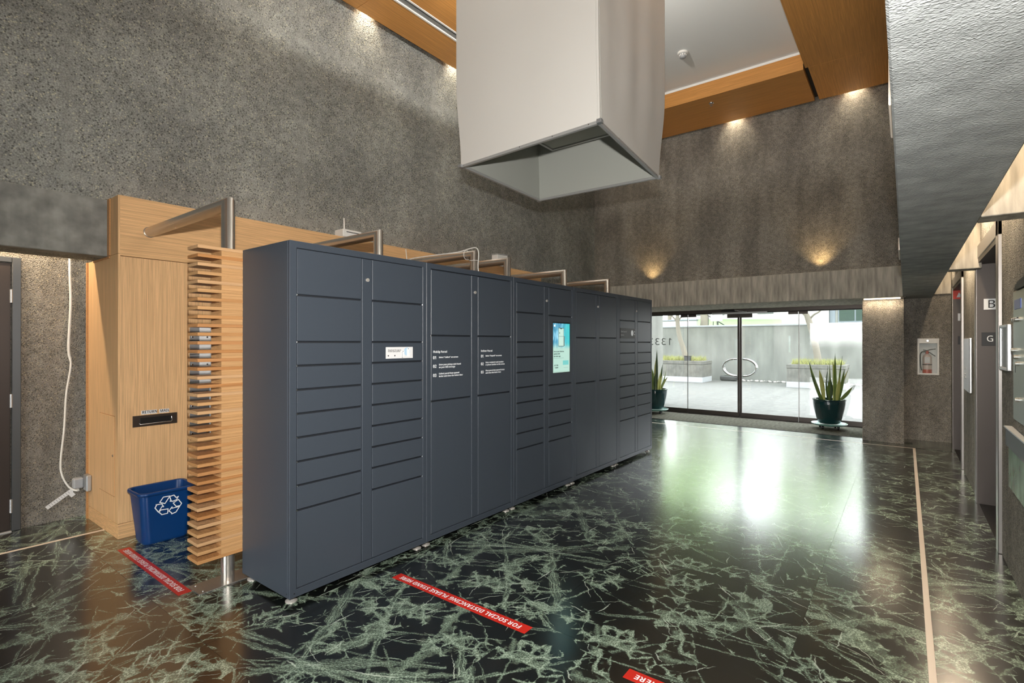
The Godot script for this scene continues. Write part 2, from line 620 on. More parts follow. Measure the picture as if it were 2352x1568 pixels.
# ---------------------------------------------------------------- lights
func spot(called: String, at: Vector3, to: Vector3, energy: float, cone: float, color: Color, size := 0.03, soft := 1.0) -> SpotLight3D:
	var l := SpotLight3D.new()
	l.name = numbered(called)
	add_child(l)
	l.position = at
	var d := (to - at).normalized()
	l.basis = Basis.looking_at(d, Vector3.RIGHT if absf(d.y) > 0.95 else Vector3.UP)
	l.light_energy = energy
	l.light_color = color
	l.spot_angle = cone
	l.spot_angle_attenuation = soft
	l.spot_range = 30.0
	l.spot_attenuation = 2.0
	l.light_size = size
	l.shadow_enabled = true
	return l

func lighting() -> void:
	var cam := Camera3D.new()
	cam.name = "camera"
	add_child(cam)
	cam.position = Vector3(0, 1.55, 0)
	cam.rotation = Vector3(0.0017, deg_to_rad(37.409), 0)
	cam.fov = 67.111
	cam.near = 0.05
	cam.far = 300.0
	cam.current = true
	var e := Environment.new()
	e.background_mode = Environment.BG_SKY
	var sky := Sky.new()
	var pm := ProceduralSkyMaterial.new()
	pm.sky_top_color = rgb(222, 230, 236)
	pm.sky_horizon_color = rgb(246, 247, 244)
	pm.ground_bottom_color = rgb(120, 118, 112)
	pm.ground_horizon_color = rgb(200, 200, 196)
	pm.sky_energy_multiplier = 3.1
	pm.ground_energy_multiplier = 1.0
	sky.sky_material = pm
	e.sky = sky
	e.tonemap_mode = Environment.TONE_MAPPER_LINEAR
	e.tonemap_exposure = 1.0
	e.sdfgi_enabled = true
	e.ssao_enabled = true
	e.ssil_enabled = true
	var we := WorldEnvironment.new()
	we.name = "environment"
	we.environment = e
	add_child(we)
	var sun := DirectionalLight3D.new()
	sun.name = "sun"
	add_child(sun)
	sun.look_at_from_position(Vector3(6, 9, -2.5), Vector3.ZERO)
	sun.light_energy = 0.55
	sun.light_color = rgb(255, 246, 228)
	sun.light_angular_distance = 0.6
	sun.shadow_enabled = true
	sun.sky_mode = DirectionalLight3D.SKY_MODE_LIGHT_ONLY
	# the photographer's flash, on the camera's shoe a hand above the lens
	spot("camera_flash", Vector3(0, 1.90, 0), Vector3(-5.6, 2.6, -8.0), 21.5, 70.0, rgb(255, 251, 246), 0.035)
	# wall washers in the slot between the timber ceiling and the concrete
	var warm := rgb(255, 240, 212)
	for k in 6:
		var z := 0.67 - 1.54 * k - 0.0
		if k > 4: z = -8.6
		spot("left_slot_downlight", Vector3(-5.235, 5.80, z), Vector3(-5.34, 4.2, z), 1.9, 38.0, warm)
	for x in [-0.63, -2.44, -4.25]:
		spot("far_slot_downlight", Vector3(x, 5.80, -9.79), Vector3(x, 4.2, -9.89), 1.9, 38.0, warm)
	for x in [-1.11, -4.0]:
		spot("ledge_uplight", Vector3(x, 2.73, -9.70), Vector3(x, 3.6, -9.88), 0.5, 50.0, rgb(255, 214, 150))

func _ready() -> void:
	rng.seed = 7
	lighting()
	materials()
	shell()
	ceiling_parts()
	elevators()
	entrance()
	lockers()
	screen()
	mail_wall()
	lantern()
	left_corner()
	floor_marks()
	wall_fittings()
	plants()
	outside()

# ---------------------------------------------------------------- the room
func slab(parent: Node3D, x0: float, x1: float, z0: float, z1: float) -> void:
	var s := ST()
	var g := 0.0007
	var y := 0.0
	var a := Vector3(x0 + g, y, z0 + g)
	var b := Vector3(x1 - g, y, z1 - g)
	var k := 1.0 / 3.0
	var du := (x1 - x0) * k
	var dv := (z1 - z0) * k
	var o := Vector2(rng.randf() * (1.0 - du), rng.randf() * (1.0 - dv))
	var fx := rng.randf() < 0.5
	var fz := rng.randf() < 0.5
	var uv := []
	for c in [[0, 0], [1, 0], [1, 1], [0, 1]]:
		var cu: float = (1 - c[0]) if fx else c[0]
		var cv: float = (1 - c[1]) if fz else c[1]
		uv.append(o + Vector2(cu * du, cv * dv))
	var p := [Vector3(a.x, y, a.z), Vector3(b.x, y, a.z), Vector3(b.x, y, b.z), Vector3(a.x, y, b.z)]
	face(s, p, Vector3.UP, uv)
	for i in 4:
		var q: Vector3 = p[i]
		var r: Vector3 = p[(i + 1) % 4]
		var dn := Vector3(0, -0.012, 0)
		face(s, [q, r, r + dn, q + dn], (q + r) * 0.5 - (a + b) * 0.5, [uv[i], uv[(i + 1) % 4], uv[(i + 1) % 4], uv[i]])
	obj("slab", s, M["serpentine marble"], parent)

func shell() -> void:
	var fl := struct("floor", box(Vector3(-6.2, -0.25, 3.7), Vector3(1.0, -0.012, -11.45)), M["dark metal"], "polished dark green serpentine marble slab floor with white veins")
	var zs := [3.62]
	var z := 2.455
	while z > -9.6:
		zs.append(z)
		z -= 1.2
	zs[-1] = -9.545
	var xs := [-5.255, -4.055, -2.855, -1.655, -0.455, 0.083]
	for i in zs.size() - 1:
		for j in xs.size() - 1:
			slab(fl, xs[j], xs[j + 1], zs[i + 1], zs[i])
		slab(fl, 0.113, 0.60, zs[i + 1], zs[i])
		slab(fl, -5.95, -5.288, zs[i + 1], zs[i])
	for j in xs.size() - 1:
		slab(fl, xs[j], xs[j + 1], -10.08, -9.575)
	slab(fl, 0.083, 0.60, -9.86, -9.575)
	slab(fl, -0.02, 0.60, -10.46, -9.86)
	var s := ST()
	bx(s, Vector3(0.083, -0.012, 3.62), Vector3(0.113, 0.0006, -9.575), 0.0004)
	obj("border_strip", s, M["trim stone"], fl)
	obj("border_strip", box(Vector3(-5.288, -0.012, 3.62), Vector3(-5.255, 0.0006, -9.575), 0.0004), M["trim stone"], fl)
	obj("border_strip", box(Vector3(-5.255, -0.012, -9.545), Vector3(0.083, 0.0006, -9.575), 0.0004), M["trim stone"], fl)
	# walls
	struct("wall_left", box(Vector3(-5.30, 2.25, 3.7), Vector3(-5.55, 6.1, -10.1)), M["aggregate concrete"], "tall grey exposed aggregate concrete wall over the timber mail wall")
	struct("wall_left_lower", box(Vector3(-5.86, 0, 3.7), Vector3(-6.1, 2.75, -1.6)), M["aggregate concrete dark"], "recessed rough concrete wall beside the dark metal door")
	struct("ceiling_recess", box(Vector3(-5.5, 2.62, 3.7), Vector3(-6.1, 2.75, -1.6)), M["board concrete"], "low concrete ceiling over the recess at the left")
	struct("wall_left_rear", box(Vector3(-5.30, 0, -7.262), Vector3(-5.55, 2.25, -10.1)), M["aggregate concrete dark"], "dark concrete wall in the corner behind the lockers")
	struct("trim_1", box(Vector3(-5.17, 2.25, 3.7), Vector3(-5.32, 2.712, -1.345), 0.006), M["band concrete"], "smooth concrete band over the recess at the far left")
	s = ST()
	bx(s, Vector3(-5.55, 2.235, -9.85), Vector3(0.0, 6.1, -10.1))
	bx(s, Vector3(-5.55, 0, -9.85), Vector3(-4.82, 2.235, -10.1))
	struct("wall_far", s, M["aggregate concrete dark"], "weathered exposed aggregate wall above the glass entrance")
	struct("trim_2", box(Vector3(-4.82, 2.235, -9.62), Vector3(-0.03, 2.695, -10.1), 0.006), M["board concrete"], "smooth board marked concrete lintel across the entrance")
	struct("ceiling_entrance", box(Vector3(-5.1, 2.235, -10.1), Vector3(-0.1, 2.5, -11.5)), M["board concrete"], "low concrete ceiling over the entrance mat")
	struct("wall_entrance_left", box(Vector3(-4.95, 0, -10.1), Vector3(-5.2, 2.235, -11.5)), M["aggregate concrete dark"], "concrete side wall of the entrance bay")
	struct("wall_column", box(Vector3(-0.545, 0, -9.84), Vector3(-0.018, 2.235, -11.5), 0.005), M["aggregate concrete dark"], "rough concrete pier right of the glass entrance")
	s = ST()
	bx(s, Vector3(-0.02, 0, -10.42), Vector3(1.0, 1.052, -10.7))
	bx(s, Vector3(-0.02, 1.600, -10.42), Vector3(1.0, 2.75, -10.7))
	bx(s, Vector3(-0.02, 1.052, -10.42), Vector3(0.163, 1.600, -10.7))
	bx(s, Vector3(0.402, 1.052, -10.42), Vector3(1.0, 1.600, -10.7))
	struct("wall_end", s, M["aggregate concrete dark"], "concrete end wall that holds the extinguisher cabinet")
	struct("trim_3", box(Vector3(-0.033, 2.25, 3.7), Vector3(0.335, 6.1, -10.42), 0.006), M["soffit concrete"], "massive concrete beam with pitted soffit above the camera side")
	for zz in [[3.0, 2.8], [1.24, 1.04], [-1.22, -1.42], [-3.87, -4.07], [-6.52, -6.72]]:
		struct("trim_4" if zz[0] > 2.9 else "trim_5", box(Vector3(0.335, 2.25, zz[0]), Vector3(0.57, 2.75, zz[1]), 0.004), M["board concrete"], "short concrete cross beam above the elevator doors")
	struct("ceiling_elevators", box(Vector3(0.3, 2.75, 3.7), Vector3(1.0, 2.95, -10.7)), M["board concrete"], "raised concrete ceiling bays in front of the elevators")
	s = ST()
	bx(s, Vector3(0.56, 0, 3.7), Vector3(0.95, 2.75, -5.17))
	bx(s, Vector3(0.56, 0, -6.77), Vector3(0.95, 2.75, -8.30))
	bx(s, Vector3(0.56, 0, -9.93), Vector3(0.95, 2.75, -10.42))
	bx(s, Vector3(0.56, 2.46, -5.17), Vector3(0.95, 2.75, -6.77))
	bx(s, Vector3(0.56, 2.46, -8.30), Vector3(0.95, 2.75, -9.93))
	struct("wall_right", s, M["aggregate concrete dark"], "rough concrete elevator wall at the right edge")
	struct("wall_right_core", box(Vector3(0.95, 0, 3.7), Vector3(1.05, 2.95, -10.7)), M["dark metal"], "solid core behind the elevator doors")
	s = ST()
	bx(s, Vector3(-6.2, 0, 3.62), Vector3(-3.4, 6.1, 3.85))
	bx(s, Vector3(-0.5, 0, 3.62), Vector3(1.05, 6.1, 3.85))
	bx(s, Vector3(-3.4, 2.4, 3.62), Vector3(-0.5, 6.1, 3.85))
	struct("wall_back", s, M["aggregate concrete"], "concrete wall behind the camera")
	struct("window_3", box(Vector3(-3.4, 0, 3.73), Vector3(-0.5, 2.4, 3.74)), M["pane"], "unseen wide glazed opening behind the camera, placed to let in sky light")  # out of view, placed to light the room from behind the camera
	# unseen lamps lighting the recess, pier and elevator bays: glowing tubes on the ceiling with a light of their size
	struct("trim_7", box(Vector3(0.335, 2.30, -10.39), Vector3(0.559, 2.75, -10.42), 0.003), M["board concrete"], "smooth concrete band above the end wall")
	for q in [[-1.55, -3.75, "above the control panel"], [-4.2, -6.4, "above elevator B"], [-6.9, -8.0, "between elevators A and B"], [-9.75, -10.25, "beside the end wall"], [0.9, -1.1, "behind the camera"]]:
		lamp_tube("unseen_bay_lamp", Vector3(0.45, 2.725, q[0]), Vector3(0.45, 2.725, q[1]), Vector3(0.05, -1, 0), 2.4 if q[0] > -6.5 else 0.35 if q[0] < -9.0 else 3.0, "unseen slim strip lamp placed to light the ceiling bay " + q[2])
	lamp_tube("unseen_recess_lamp", Vector3(-5.68, 2.59, 1.6), Vector3(-5.68, 2.59, -1.15), Vector3(-0.12, -1, 0), 4.5, "slim strip lamp hidden behind the concrete band over the dark door")
	lamp_tube("unseen_pier_lamp", Vector3(-0.52, 2.222, -9.75), Vector3(-0.06, 2.222, -9.75), Vector3(0, -1, -0.1), 0.3, "unseen slim strip lamp under the lintel lighting the top of the concrete pier")

func lamp_tube(called: String, a: Vector3, b: Vector3, dir: Vector3, energy: float, label: String) -> void:
	var t := thing(called, label, "lamp", (a + b) * 0.5, "unseen strip lamps on the concrete ceilings")
	obj("tube", cyl(ST(), a, b, 0.012, 10), M["lamp tube"], t)
	var up := Vector3(0, 0.022, 0)
	obj("housing", bx(ST(), Vector3(minf(a.x, b.x) - 0.014, a.y + 0.011, minf(a.z, b.z) - 0.014), Vector3(maxf(a.x, b.x) + 0.014, a.y + 0.026, maxf(a.z, b.z) + 0.014), 0.003), M["white plastic"], t)
	var l := AreaLight3D.new()
	l.name = "area_light"
	t.add_child(l, true)
	var ln := (b - a).length()
	l.area_size = Vector2(ln, 0.03)
	l.light_energy = energy
	l.light_color = rgb(255, 230, 198)
	l.area_range = 12.0
	l.shadow_enabled = true
	var zx := -dir.normalized()
	var xx := (b - a).normalized()
	l.basis = Basis(xx, zx.cross(xx).normalized(), zx).orthonormalized()
	l.position = dir.normalized() * 0.016

func ceiling_parts() -> void:
	var c := struct("ceiling", box(Vector3(-6.2, 5.83, 3.85), Vector3(1.05, 6.1, -10.1)), M["white paint"], "white plaster ceiling panel framed by timber soffits")
	var Y := 5.53
	var T := 5.767
	var A: Material = M["ceiling veneer along"]
	var X: Material = M["ceiling veneer across"]
	# far band and its fascia
	obj("timber_panel", box(Vector3(-5.205, Y, -9.76), Vector3(-1.183, T, -8.545), 0.002), X, c)
	obj("corner_panel", box(Vector3(-1.118, Y, -9.76), Vector3(-0.035, T, -8.524), 0.002), A, c)
	obj("reveal_backing", box(Vector3(-1.183, Y + 0.06, -9.76), Vector3(-1.118, Y + 0.08, -8.52)), M["dark metal"], c)
	var z := -8.519
	for k in 5:
		obj("timber_panel", box(Vector3(-1.155, Y, z), Vector3(-0.035, T, z + 2.395), 0.002), A, c)
		z += 2.4
	for k in 5:
		var z0 := -8.54 + 2.4 * k
		obj("timber_panel", box(Vector3(-5.205, Y, z0), Vector3(-4.728, T, z0 + 2.397), 0.002), A, c)
		obj("timber_panel", box(Vector3(-4.578, Y, z0), Vector3(-4.0, T, z0 + 2.397), 0.002), A, c)
	obj("timber_panel", box(Vector3(-4.0, Y, -0.4), Vector3(-1.16, T, 3.4), 0.002), X, c)
	# plaster reveal above the fascia
	obj("plaster_reveal", box(Vector3(-5.2, T, -9.76), Vector3(-0.035, 5.84, -8.60)), M["white paint"], c)
	obj("plaster_reveal", box(Vector3(-1.10, T, -8.6), Vector3(-0.035, 5.84, 3.4)), M["white paint"], c)
	obj("plaster_reveal", box(Vector3(-5.2, T, -8.6), Vector3(-4.06, 5.84, 3.4)), M["white paint"], c)
	# linear diffuser
	var d := thing("slot_diffuser", "long white linear slot diffuser set in the timber ceiling at upper left", "air vent", Vector3(-4.65, Y, -3.0))
	obj("rail", box(Vector3(-4.728, Y - 0.004, 3.4), Vector3(-4.700, Y + 0.05, -8.5), 0.003), M["white plastic"], d)
	obj("rail", box(Vector3(-4.606, Y - 0.004, 3.4), Vector3(-4.578, Y + 0.05, -8.5), 0.003), M["white plastic"], d)
	obj("blade", box(Vector3(-4.672, Y + 0.004, 3.4), Vector3(-4.634, Y + 0.02, -8.5), 0.003), M["aluminium"], d)
	obj("backing", box(Vector3(-4.70, Y + 0.045, 3.4), Vector3(-4.606, Y + 0.06, -8.5)), M["black plastic"], d)
	# smoke detector
	var p := Vector3(-2.61, 5.83, -7.565)
	d = thing("smoke_detector", "white domed smoke detector on the white ceiling panel", "detector", p)
	obj("base", lathe(ST(), p, [[0.0, 0.0], [0.075, 0.0], [0.075, -0.022], [0.066, -0.03], [0.0, -0.03]]), M["white plastic"], d)
	obj("chamber", lathe(ST(), p, [[0.052, -0.03], [0.05, -0.05], [0.04, -0.078], [0.025, -0.088], [0.0, -0.09]]), M["grey plastic"], d)
	var sv := ST()
	for k in 10:
		var a := TAU * k / 10.0
		bx(sv, Vector3(0.047, -0.06, -0.008), Vector3(0.055, -0.036, 0.008), 0.001, Transform3D(Basis(Vector3.UP, a), p))
	obj("vent_rib", sv, M["white plastic"], d)
	# sprinkler
	p = Vector3(-2.563, Y, -8.81)
	d = thing("sprinkler_head", "small chrome sprinkler head in the far timber soffit", "sprinkler", p)
	obj("escutcheon", lathe(ST(), p, [[0.0, 0.0], [0.042, 0.0], [0.04, -0.008], [0.02, -0.014], [0.0, -0.014]]), M["chrome"], d)
	obj("deflector", lathe(ST(), p, [[0.008, -0.012], [0.008, -0.04], [0.022, -0.042], [0.022, -0.046], [0.0, -0.046]]), M["chrome"], d)

func elevators() -> void:
	var E: Material = M["elevator steel"]
	var list := [["B", -5.17, -6.77], ["A", -8.30, -9.93]]
	for q in list:
		var n: String = q[0]
		var z0: float = q[1]
		var z1: float = q[2]
		var d := sroot("door_1" if n == "B" else "door_2", "brushed steel elevator doorway marked %s with recessed jambs" % n)
		d.position = Vector3(0.56, 0, (z0 + z1) * 0.5)
		# face frame
		obj("frame", box(Vector3(0.538, 0, z0), Vector3(0.60, 2.46, z0 - 0.11), 0.004), M["elevator edge"], d)
		obj("frame", box(Vector3(0.538, 0, z1 + 0.11), Vector3(0.60, 2.46, z1), 0.004), M["elevator edge"], d)
		obj("frame", box(Vector3(0.538, 2.34, z0), Vector3(0.60, 2.46, z1), 0.004), M["elevator edge"], d)
		# jamb returns
		obj("jamb", box(Vector3(0.545, 0, z1 + 0.115), Vector3(0.90, 2.345, z1 + 0.06)), E, d)
		obj("jamb", box(Vector3(0.545, 0, z0 - 0.06), Vector3(0.90, 2.345, z0 - 0.115)), E, d)
		obj("head", box(Vector3(0.545, 2.30, z0 - 0.06), Vector3(0.90, 2.345, z1 + 0.06)), E, d)
		var zc := (z0 + z1) * 0.5
		obj("leaf", box(Vector3(0.84, 0.01, z0 - 0.11), Vector3(0.87, 2.31, zc + 0.002), 0.003), E, d)
		obj("leaf", box(Vector3(0.84, 0.01, zc - 0.002), Vector3(0.87, 2.31, z1 + 0.11), 0.003), E, d)
		obj("sill", box(Vector3(0.56, -0.01, z0), Vector3(0.95, 0.001, z1)), M["dark metal"], d)
		var zf := z1 + 0.117
		var t: Node3D
		if n == "B":
			t = thing("elevator_letter_sign", "white square sign with a black letter B on the steel elevator jamb", "sign", Vector3(0.64, 1.912, zf))
			obj("plate", box(Vector3(0.594, 1.862, zf), Vector3(0.70, 1.966, zf + 0.003), 0.001), M["print white"], t)
			text("letter", "B", 0.072, Vector3(0.648, 1.914, zf + 0.003), Basis.IDENTITY, M["ink"], t, false, HORIZONTAL_ALIGNMENT_CENTER)
			t = thing("floor_level_sign", "dark square plate with a raised white letter on elevator B jamb", "sign", Vector3(0.64, 1.58, zf))
			obj("plate", box(Vector3(0.579, 1.517, zf), Vector3(0.70, 1.646, zf + 0.003), 0.001), M["black plastic"], t)
			text("letter", "G", 0.055, Vector3(0.64, 1.585, zf + 0.003), Basis.IDENTITY, M["print white"], t, false, HORIZONTAL_ALIGNMENT_CENTER)
		else:
			t = thing("fire_sign", "red square notice with a white flame figure on elevator A jamb", "sign", Vector3(0.61, 2.23, zf))
			obj("plate", box(Vector3(0.548, 2.175, zf), Vector3(0.69, 2.30, zf + 0.003), 0.001), M["sign red"], t)
			var s := ST()
			face(s, [Vector3(0.585, 2.20, zf + 0.004), Vector3(0.635, 2.20, zf + 0.004), Vector3(0.632, 2.232, zf + 0.004), Vector3(0.612, 2.272, zf + 0.004), Vector3(0.60, 2.24, zf + 0.004)], Vector3(0, 0, 1))
			face(s, [Vector3(0.64, 2.205, zf + 0.004), Vector3(0.66, 2.205, zf + 0.004), Vector3(0.655, 2.25, zf + 0.004), Vector3(0.642, 2.26, zf + 0.004)], Vector3(0, 0, 1))
			obj("figure", s, M["print white"], t)
			t = thing("elevator_letter_sign", "white square sign with a black letter A on the far elevator jamb", "sign", Vector3(0.64, 1.914, zf))
			obj("plate", box(Vector3(0.60, 1.862, zf), Vector3(0.70, 1.968, zf + 0.003), 0.001), M["print white"], t)
			text("letter", "A", 0.072, Vector3(0.652, 1.914, zf + 0.003), Basis.IDENTITY, M["ink"], t, false, HORIZONTAL_ALIGNMENT_CENTER)
			t = thing("floor_level_sign", "dark square plate with a raised white letter on elevator A jamb", "sign", Vector3(0.64, 1.58, zf))
			obj("plate", box(Vector3(0.60, 1.52, zf), Vector3(0.70, 1.64, zf + 0.003), 0.001), M["black plastic"], t)
			text("letter", "G", 0.055, Vector3(0.655, 1.585, zf + 0.003), Basis.IDENTITY, M["print white"], t, false, HORIZONTAL_ALIGNMENT_CENTER)

func entrance() -> void:
	var Z := -11.30
	var m := struct("floor_mat_well", box(Vector3(-4.95, -0.02, -10.08), Vector3(-0.545, 0.0, -11.24)), M["dark metal"], "shallow well for the entrance mat")
	var mt := thing("entrance_mat", "long grey entrance mat inside the glass doors", "mat", Vector3(-2.7, 0, -10.66))
	obj("pile", box(Vector3(-4.95, 0.0, -10.085), Vector3(-0.548, 0.006, -11.2), 0.002), M["entrance mat"], mt)
	obj("edge", box(Vector3(-4.95, 0.0, -10.075), Vector3(-0.548, 0.005, -10.085), 0.001), M["dark metal"], mt)
	# header and threshold
	var h := sroot("trim_6", "dark metal transom header over the glass entrance")
	h.position = Vector3(-2.7, 2.2, Z)
	obj("header", box(Vector3(-4.95, 2.165, Z - 0.06), Vector3(-0.545, 2.238, Z + 0.06), 0.004), M["bronze metal"], h)
	obj("channel", box(Vector3(-4.95, 2.15, Z - 0.03), Vector3(-0.545, 2.168, Z + 0.03), 0.003), M["dark metal"], h)
	obj("threshold", box(Vector3(-4.95, 0.0, Z - 0.09), Vector3(-0.545, 0.012, Z + 0.09), 0.004), M["bronze metal"], h)
	var xs := [-4.86, -3.78, -2.72, -1.65, -0.55]
	for k in 4:
		var leaf := k == 1 or k == 2
		var x0: float = xs[k] + 0.004
		var x1: float = xs[k + 1] - 0.004
		var nm: String = ["window_1", "door_3", "door_4", "window_2"][k]
		var d := sroot(nm, ["fixed glass sidelight with the street number at the left of the entrance", "left frameless glass entrance door with a curved chrome pull", "right frameless glass entrance door with a curved chrome pull", "fixed glass sidelight behind the right potted plant"][k])
		d.position = Vector3((x0 + x1) * 0.5, 0, Z)
		obj("pane", box(Vector3(x0, 0.02, Z - 0.005), Vector3(x1, 2.15, Z + 0.005)), M["pane"], d)
		obj("bottom_rail", box(Vector3(x0, 0.012, Z - 0.022), Vector3(x1, 0.105, Z + 0.022), 0.004), M["bronze metal"], d)
		if leaf:
			var hx := x1 if k == 1 else x0
			var sg := -1.0 if k == 1 else 1.0
			obj("meeting_stile", box(Vector3(hx, 0.012, Z - 0.02), Vector3(hx + sg * 0.036, 2.15, Z + 0.02), 0.004), M["bronze metal"], d)
			obj("patch_fitting", box(Vector3(hx, 2.06, Z - 0.024), Vector3(hx + sg * 0.24, 2.15, Z + 0.024), 0.004), M["bronze metal"], d)
			var ox := x0 if k == 1 else x1
			obj("hinge_fitting", box(Vector3(ox, 2.10, Z - 0.022), Vector3(ox - sg * 0.17, 2.15, Z + 0.022), 0.004), M["bronze metal"], d)
			# C shaped pull, one each side of the glass
			for side in [1.0, -1.0]:
				var pts := []
				var cx := hx + sg * 0.072
				for i in 15:
					var a := lerpf(PI * 0.5, -PI * 0.5, i / 14.0)
					pts.append(Vector3(cx + sg * cos(a) * 0.245, 1.028 + sin(a) * 0.175, Z + side * (0.055 if i > 0 and i < 14 else 0.055)))
				pts.push_front(Vector3(cx - sg * 0.012, 1.203, Z + side * 0.006))
				pts.push_back(Vector3(cx - sg * 0.012, 0.853, Z + side * 0.006))
				obj("pull_handle", tube(ST(), pts, 0.0145, 10), M["chrome"], d)
		else:
			var ex := x1 if k == 0 else x0
			var s2 := -1.0 if k == 0 else 1.0
			obj("glass_edge", box(Vector3(ex, 0.1, Z - 0.012), Vector3(ex + s2 * 0.012, 2.15, Z + 0.012), 0.003), M["bronze metal"] if k == 0 else M["elevator edge"], d)
			obj("edge_fitting", box(Vector3(ex, 2.10, Z - 0.022), Vector3(ex + s2 * 0.16, 2.15, Z + 0.022), 0.004), M["bronze metal"], d)
	# door closer
	var c := thing("door_closer", "black door closer with a steel arm above the left glass door", "door closer", Vector3(-2.9, 2.25, Z + 0.08))
	obj("body", box(Vector3(-3.06, 2.176, Z + 0.06), Vector3(-2.79, 2.226, Z + 0.11), 0.012), M["black plastic"], c)
	obj("arm", tube(ST(), [Vector3(-2.80, 2.21, Z + 0.10), Vector3(-2.56, 2.17, Z + 0.075)], 0.01, 8), M["chrome"], c)
	obj("cover_plate", box(Vector3(-3.26, 2.135, Z + 0.06), Vector3(-2.19, 2.172, Z + 0.075), 0.003), M["aluminium"], c)
	# street number, read from outside
	var bo := Basis(Vector3(-1, 0, 0), Vector3(0, 1, 0), Vector3(0, 0, -1))
	var t := thing("street_number", "black street number 1333 on the left glass sidelight, mirrored from inside", "number", Vector3(-4.5, 1.56, Z - 0.006))
	for i in 4:
		text("digit", "1333"[i], 0.15, Vector3(-4.19 - 0.148 * i, 1.565, Z - 0.0065), bo, M["ink"], t, false, HORIZONTAL_ALIGNMENT_CENTER)

# ---------------------------------------------------------------- parcel lockers
const LX := -2.871   # front plane
const FX := Basis(Vector3(0, 0, -1), Vector3(0, 1, 0), Vector3(1, 0, 0))  # reads along -z, faces +x

func lockers() -> void:
	var small := [2.109, 1.832, 1.552, 1.41, 1.267, 1.124, 0.982, 0.839, 0.697, 0.55, 0.09]
	var big := [2.105, 1.602, 1.099, 0.09]
	var scr := [2.105, 1.824, 1.113, 0.972, 0.829, 0.687, 0.543, 0.09]
	var plan := [[small, small], [big, big], [small, scr], [big, big], [small, small]]
	var labels := ["dark slate parcel locker nearest the camera with small doors and a white sticker",
		"dark slate parcel locker with white printed pickup and delivery steps on tall doors",
		"dark slate parcel locker with the lit touch screen between small doors",
		"dark slate parcel locker with plain tall doors between screen and payment plate",
		"dark slate parcel locker farthest away with a dark payment plate near the entrance"]
	for i in 5:
		var z0 := -1.605 - 1.0866 * i
		var z1 := z0 - 1.0866
		var t := thing("parcel_locker", labels[i], "locker", Vector3(-3.16, 0, (z0 + z1) * 0.5), "joined row of parcel lockers")
		var P: Material = M["locker paint"]
		var B: Material = M["locker paint frame"]
		var s := ST()
		bx(s, Vector3(-3.45, 0.04, z0), Vector3(LX - 0.022, 2.153, z1), 0.002)
		obj("body", s, B, t)
		# face frame: stiles, rails and the middle lock strip
		s = ST()
		bx(s, Vector3(LX - 0.024, 0.04, z0 - 0.001), Vector3(LX, 2.153, z0 - 0.046), 0.0025)
		bx(s, Vector3(LX - 0.024, 0.04, z1 + 0.036), Vector3(LX, 2.153, z1 + 0.001), 0.0025)
		bx(s, Vector3(LX - 0.024, 2.112, z0 - 0.04), Vector3(LX - 0.0002, 2.153, z1 + 0.03), 0.0025)
		bx(s, Vector3(LX - 0.024, 0.04, z0 - 0.04), Vector3(LX - 0.0002, 0.086, z1 + 0.03), 0.0025)
		obj("frame", s, B, t)
		obj("gap_shade_backing", box(Vector3(LX - 0.023, 0.06, z0 - 0.03), Vector3(LX - 0.0205, 2.13, z1 + 0.03)), M["locker gap"], t)  # dark sheet, shade between the doors put into its colour
		obj("lock_strip", box(Vector3(LX - 0.022, 0.09, z0 - 0.509), Vector3(LX - 0.001, 2.108, z0 - 0.589), 0.003), B, t)
		var lk := obj("lock", cyl(ST(), Vector3(LX - 0.002, 1.968, z0 - 0.549), Vector3(LX + 0.009, 1.968, z0 - 0.549), 0.0115, 18), M["lock metal"], t)
		obj("keyhole", box(Vector3(LX + 0.008, 1.962, z0 - 0.548), Vector3(LX + 0.0095, 1.974, z0 - 0.550)), M["black plastic"], lk)
		for side in 2:
			var a := z0 - (0.050 if side == 0 else 0.5925)
			var b := z0 - (0.505 if side == 0 else 1.047)
			var rows: Array = plan[i][side]
			for k in rows.size() - 1:
				var hi: float = rows[k] - (0.0 if k == 0 else 0.0055)
				var lo: float = rows[k + 1] + 0.0055
				if k == rows.size() - 2: lo = rows[k + 1]
				var door := obj("door", box(Vector3(LX - 0.019, lo, a), Vector3(LX - 0.0015, hi, b), 0.003), P, t)
				if k > 0:
					var hz := a + 0.001 if side == 0 else b - 0.001
					obj("hinge_pin", cyl(ST(), Vector3(LX - 0.004, hi + 0.001, hz), Vector3(LX - 0.004, hi + 0.010, hz), 0.0035, 8), M["chrome"], door)
		# levelling feet
		for fx in [-2.93, -3.40]:
			for fz in [z0 - 0.045, z1 + 0.045]:
				var f := Vector3(fx, 0, fz)
				obj("foot", lathe(ST(), f, [[0.0, 0.0], [0.034, 0.0], [0.034, 0.005], [0.022, 0.011], [0.012, 0.016], [0.008, 0.02], [0.008, 0.042], [0.0, 0.042]], 20), M["lock metal"], t)
		for sx in [z0 - 0.03]:
			if i == 0:
				obj("screw", cyl(ST(), Vector3(LX - 0.001, 0.065, sx), Vector3(LX + 0.0015, 0.065, sx), 0.004, 10), M["black plastic"], t)
				obj("screw", cyl(ST(), Vector3(-2.90, 0.065, z0 - 0.001), Vector3(-2.90, 0.065, z0 + 0.0015), 0.004, 10), M["black plastic"], t)
		if i == 1: printed_steps(t, z0)
		if i == 2: touch_screen(t, z0)
	# sticker on the first unit
	var st := thing("sticker", "white rounded sticker with phone pictures on the nearest locker", "sticker", Vector3(LX, 1.475, -2.432))
	var cs := ST()
	bx(cs, Vector3(LX - 0.001, 1.436, -2.309), Vector3(LX + 0.0012, 1.517, -2.556), 0.001)
	obj("card", cs, M["paper"], st)
	text("line", "Download the app to", 0.0085, Vector3(LX + 0.001, 1.496, -2.326), FX, M["ink"], st)
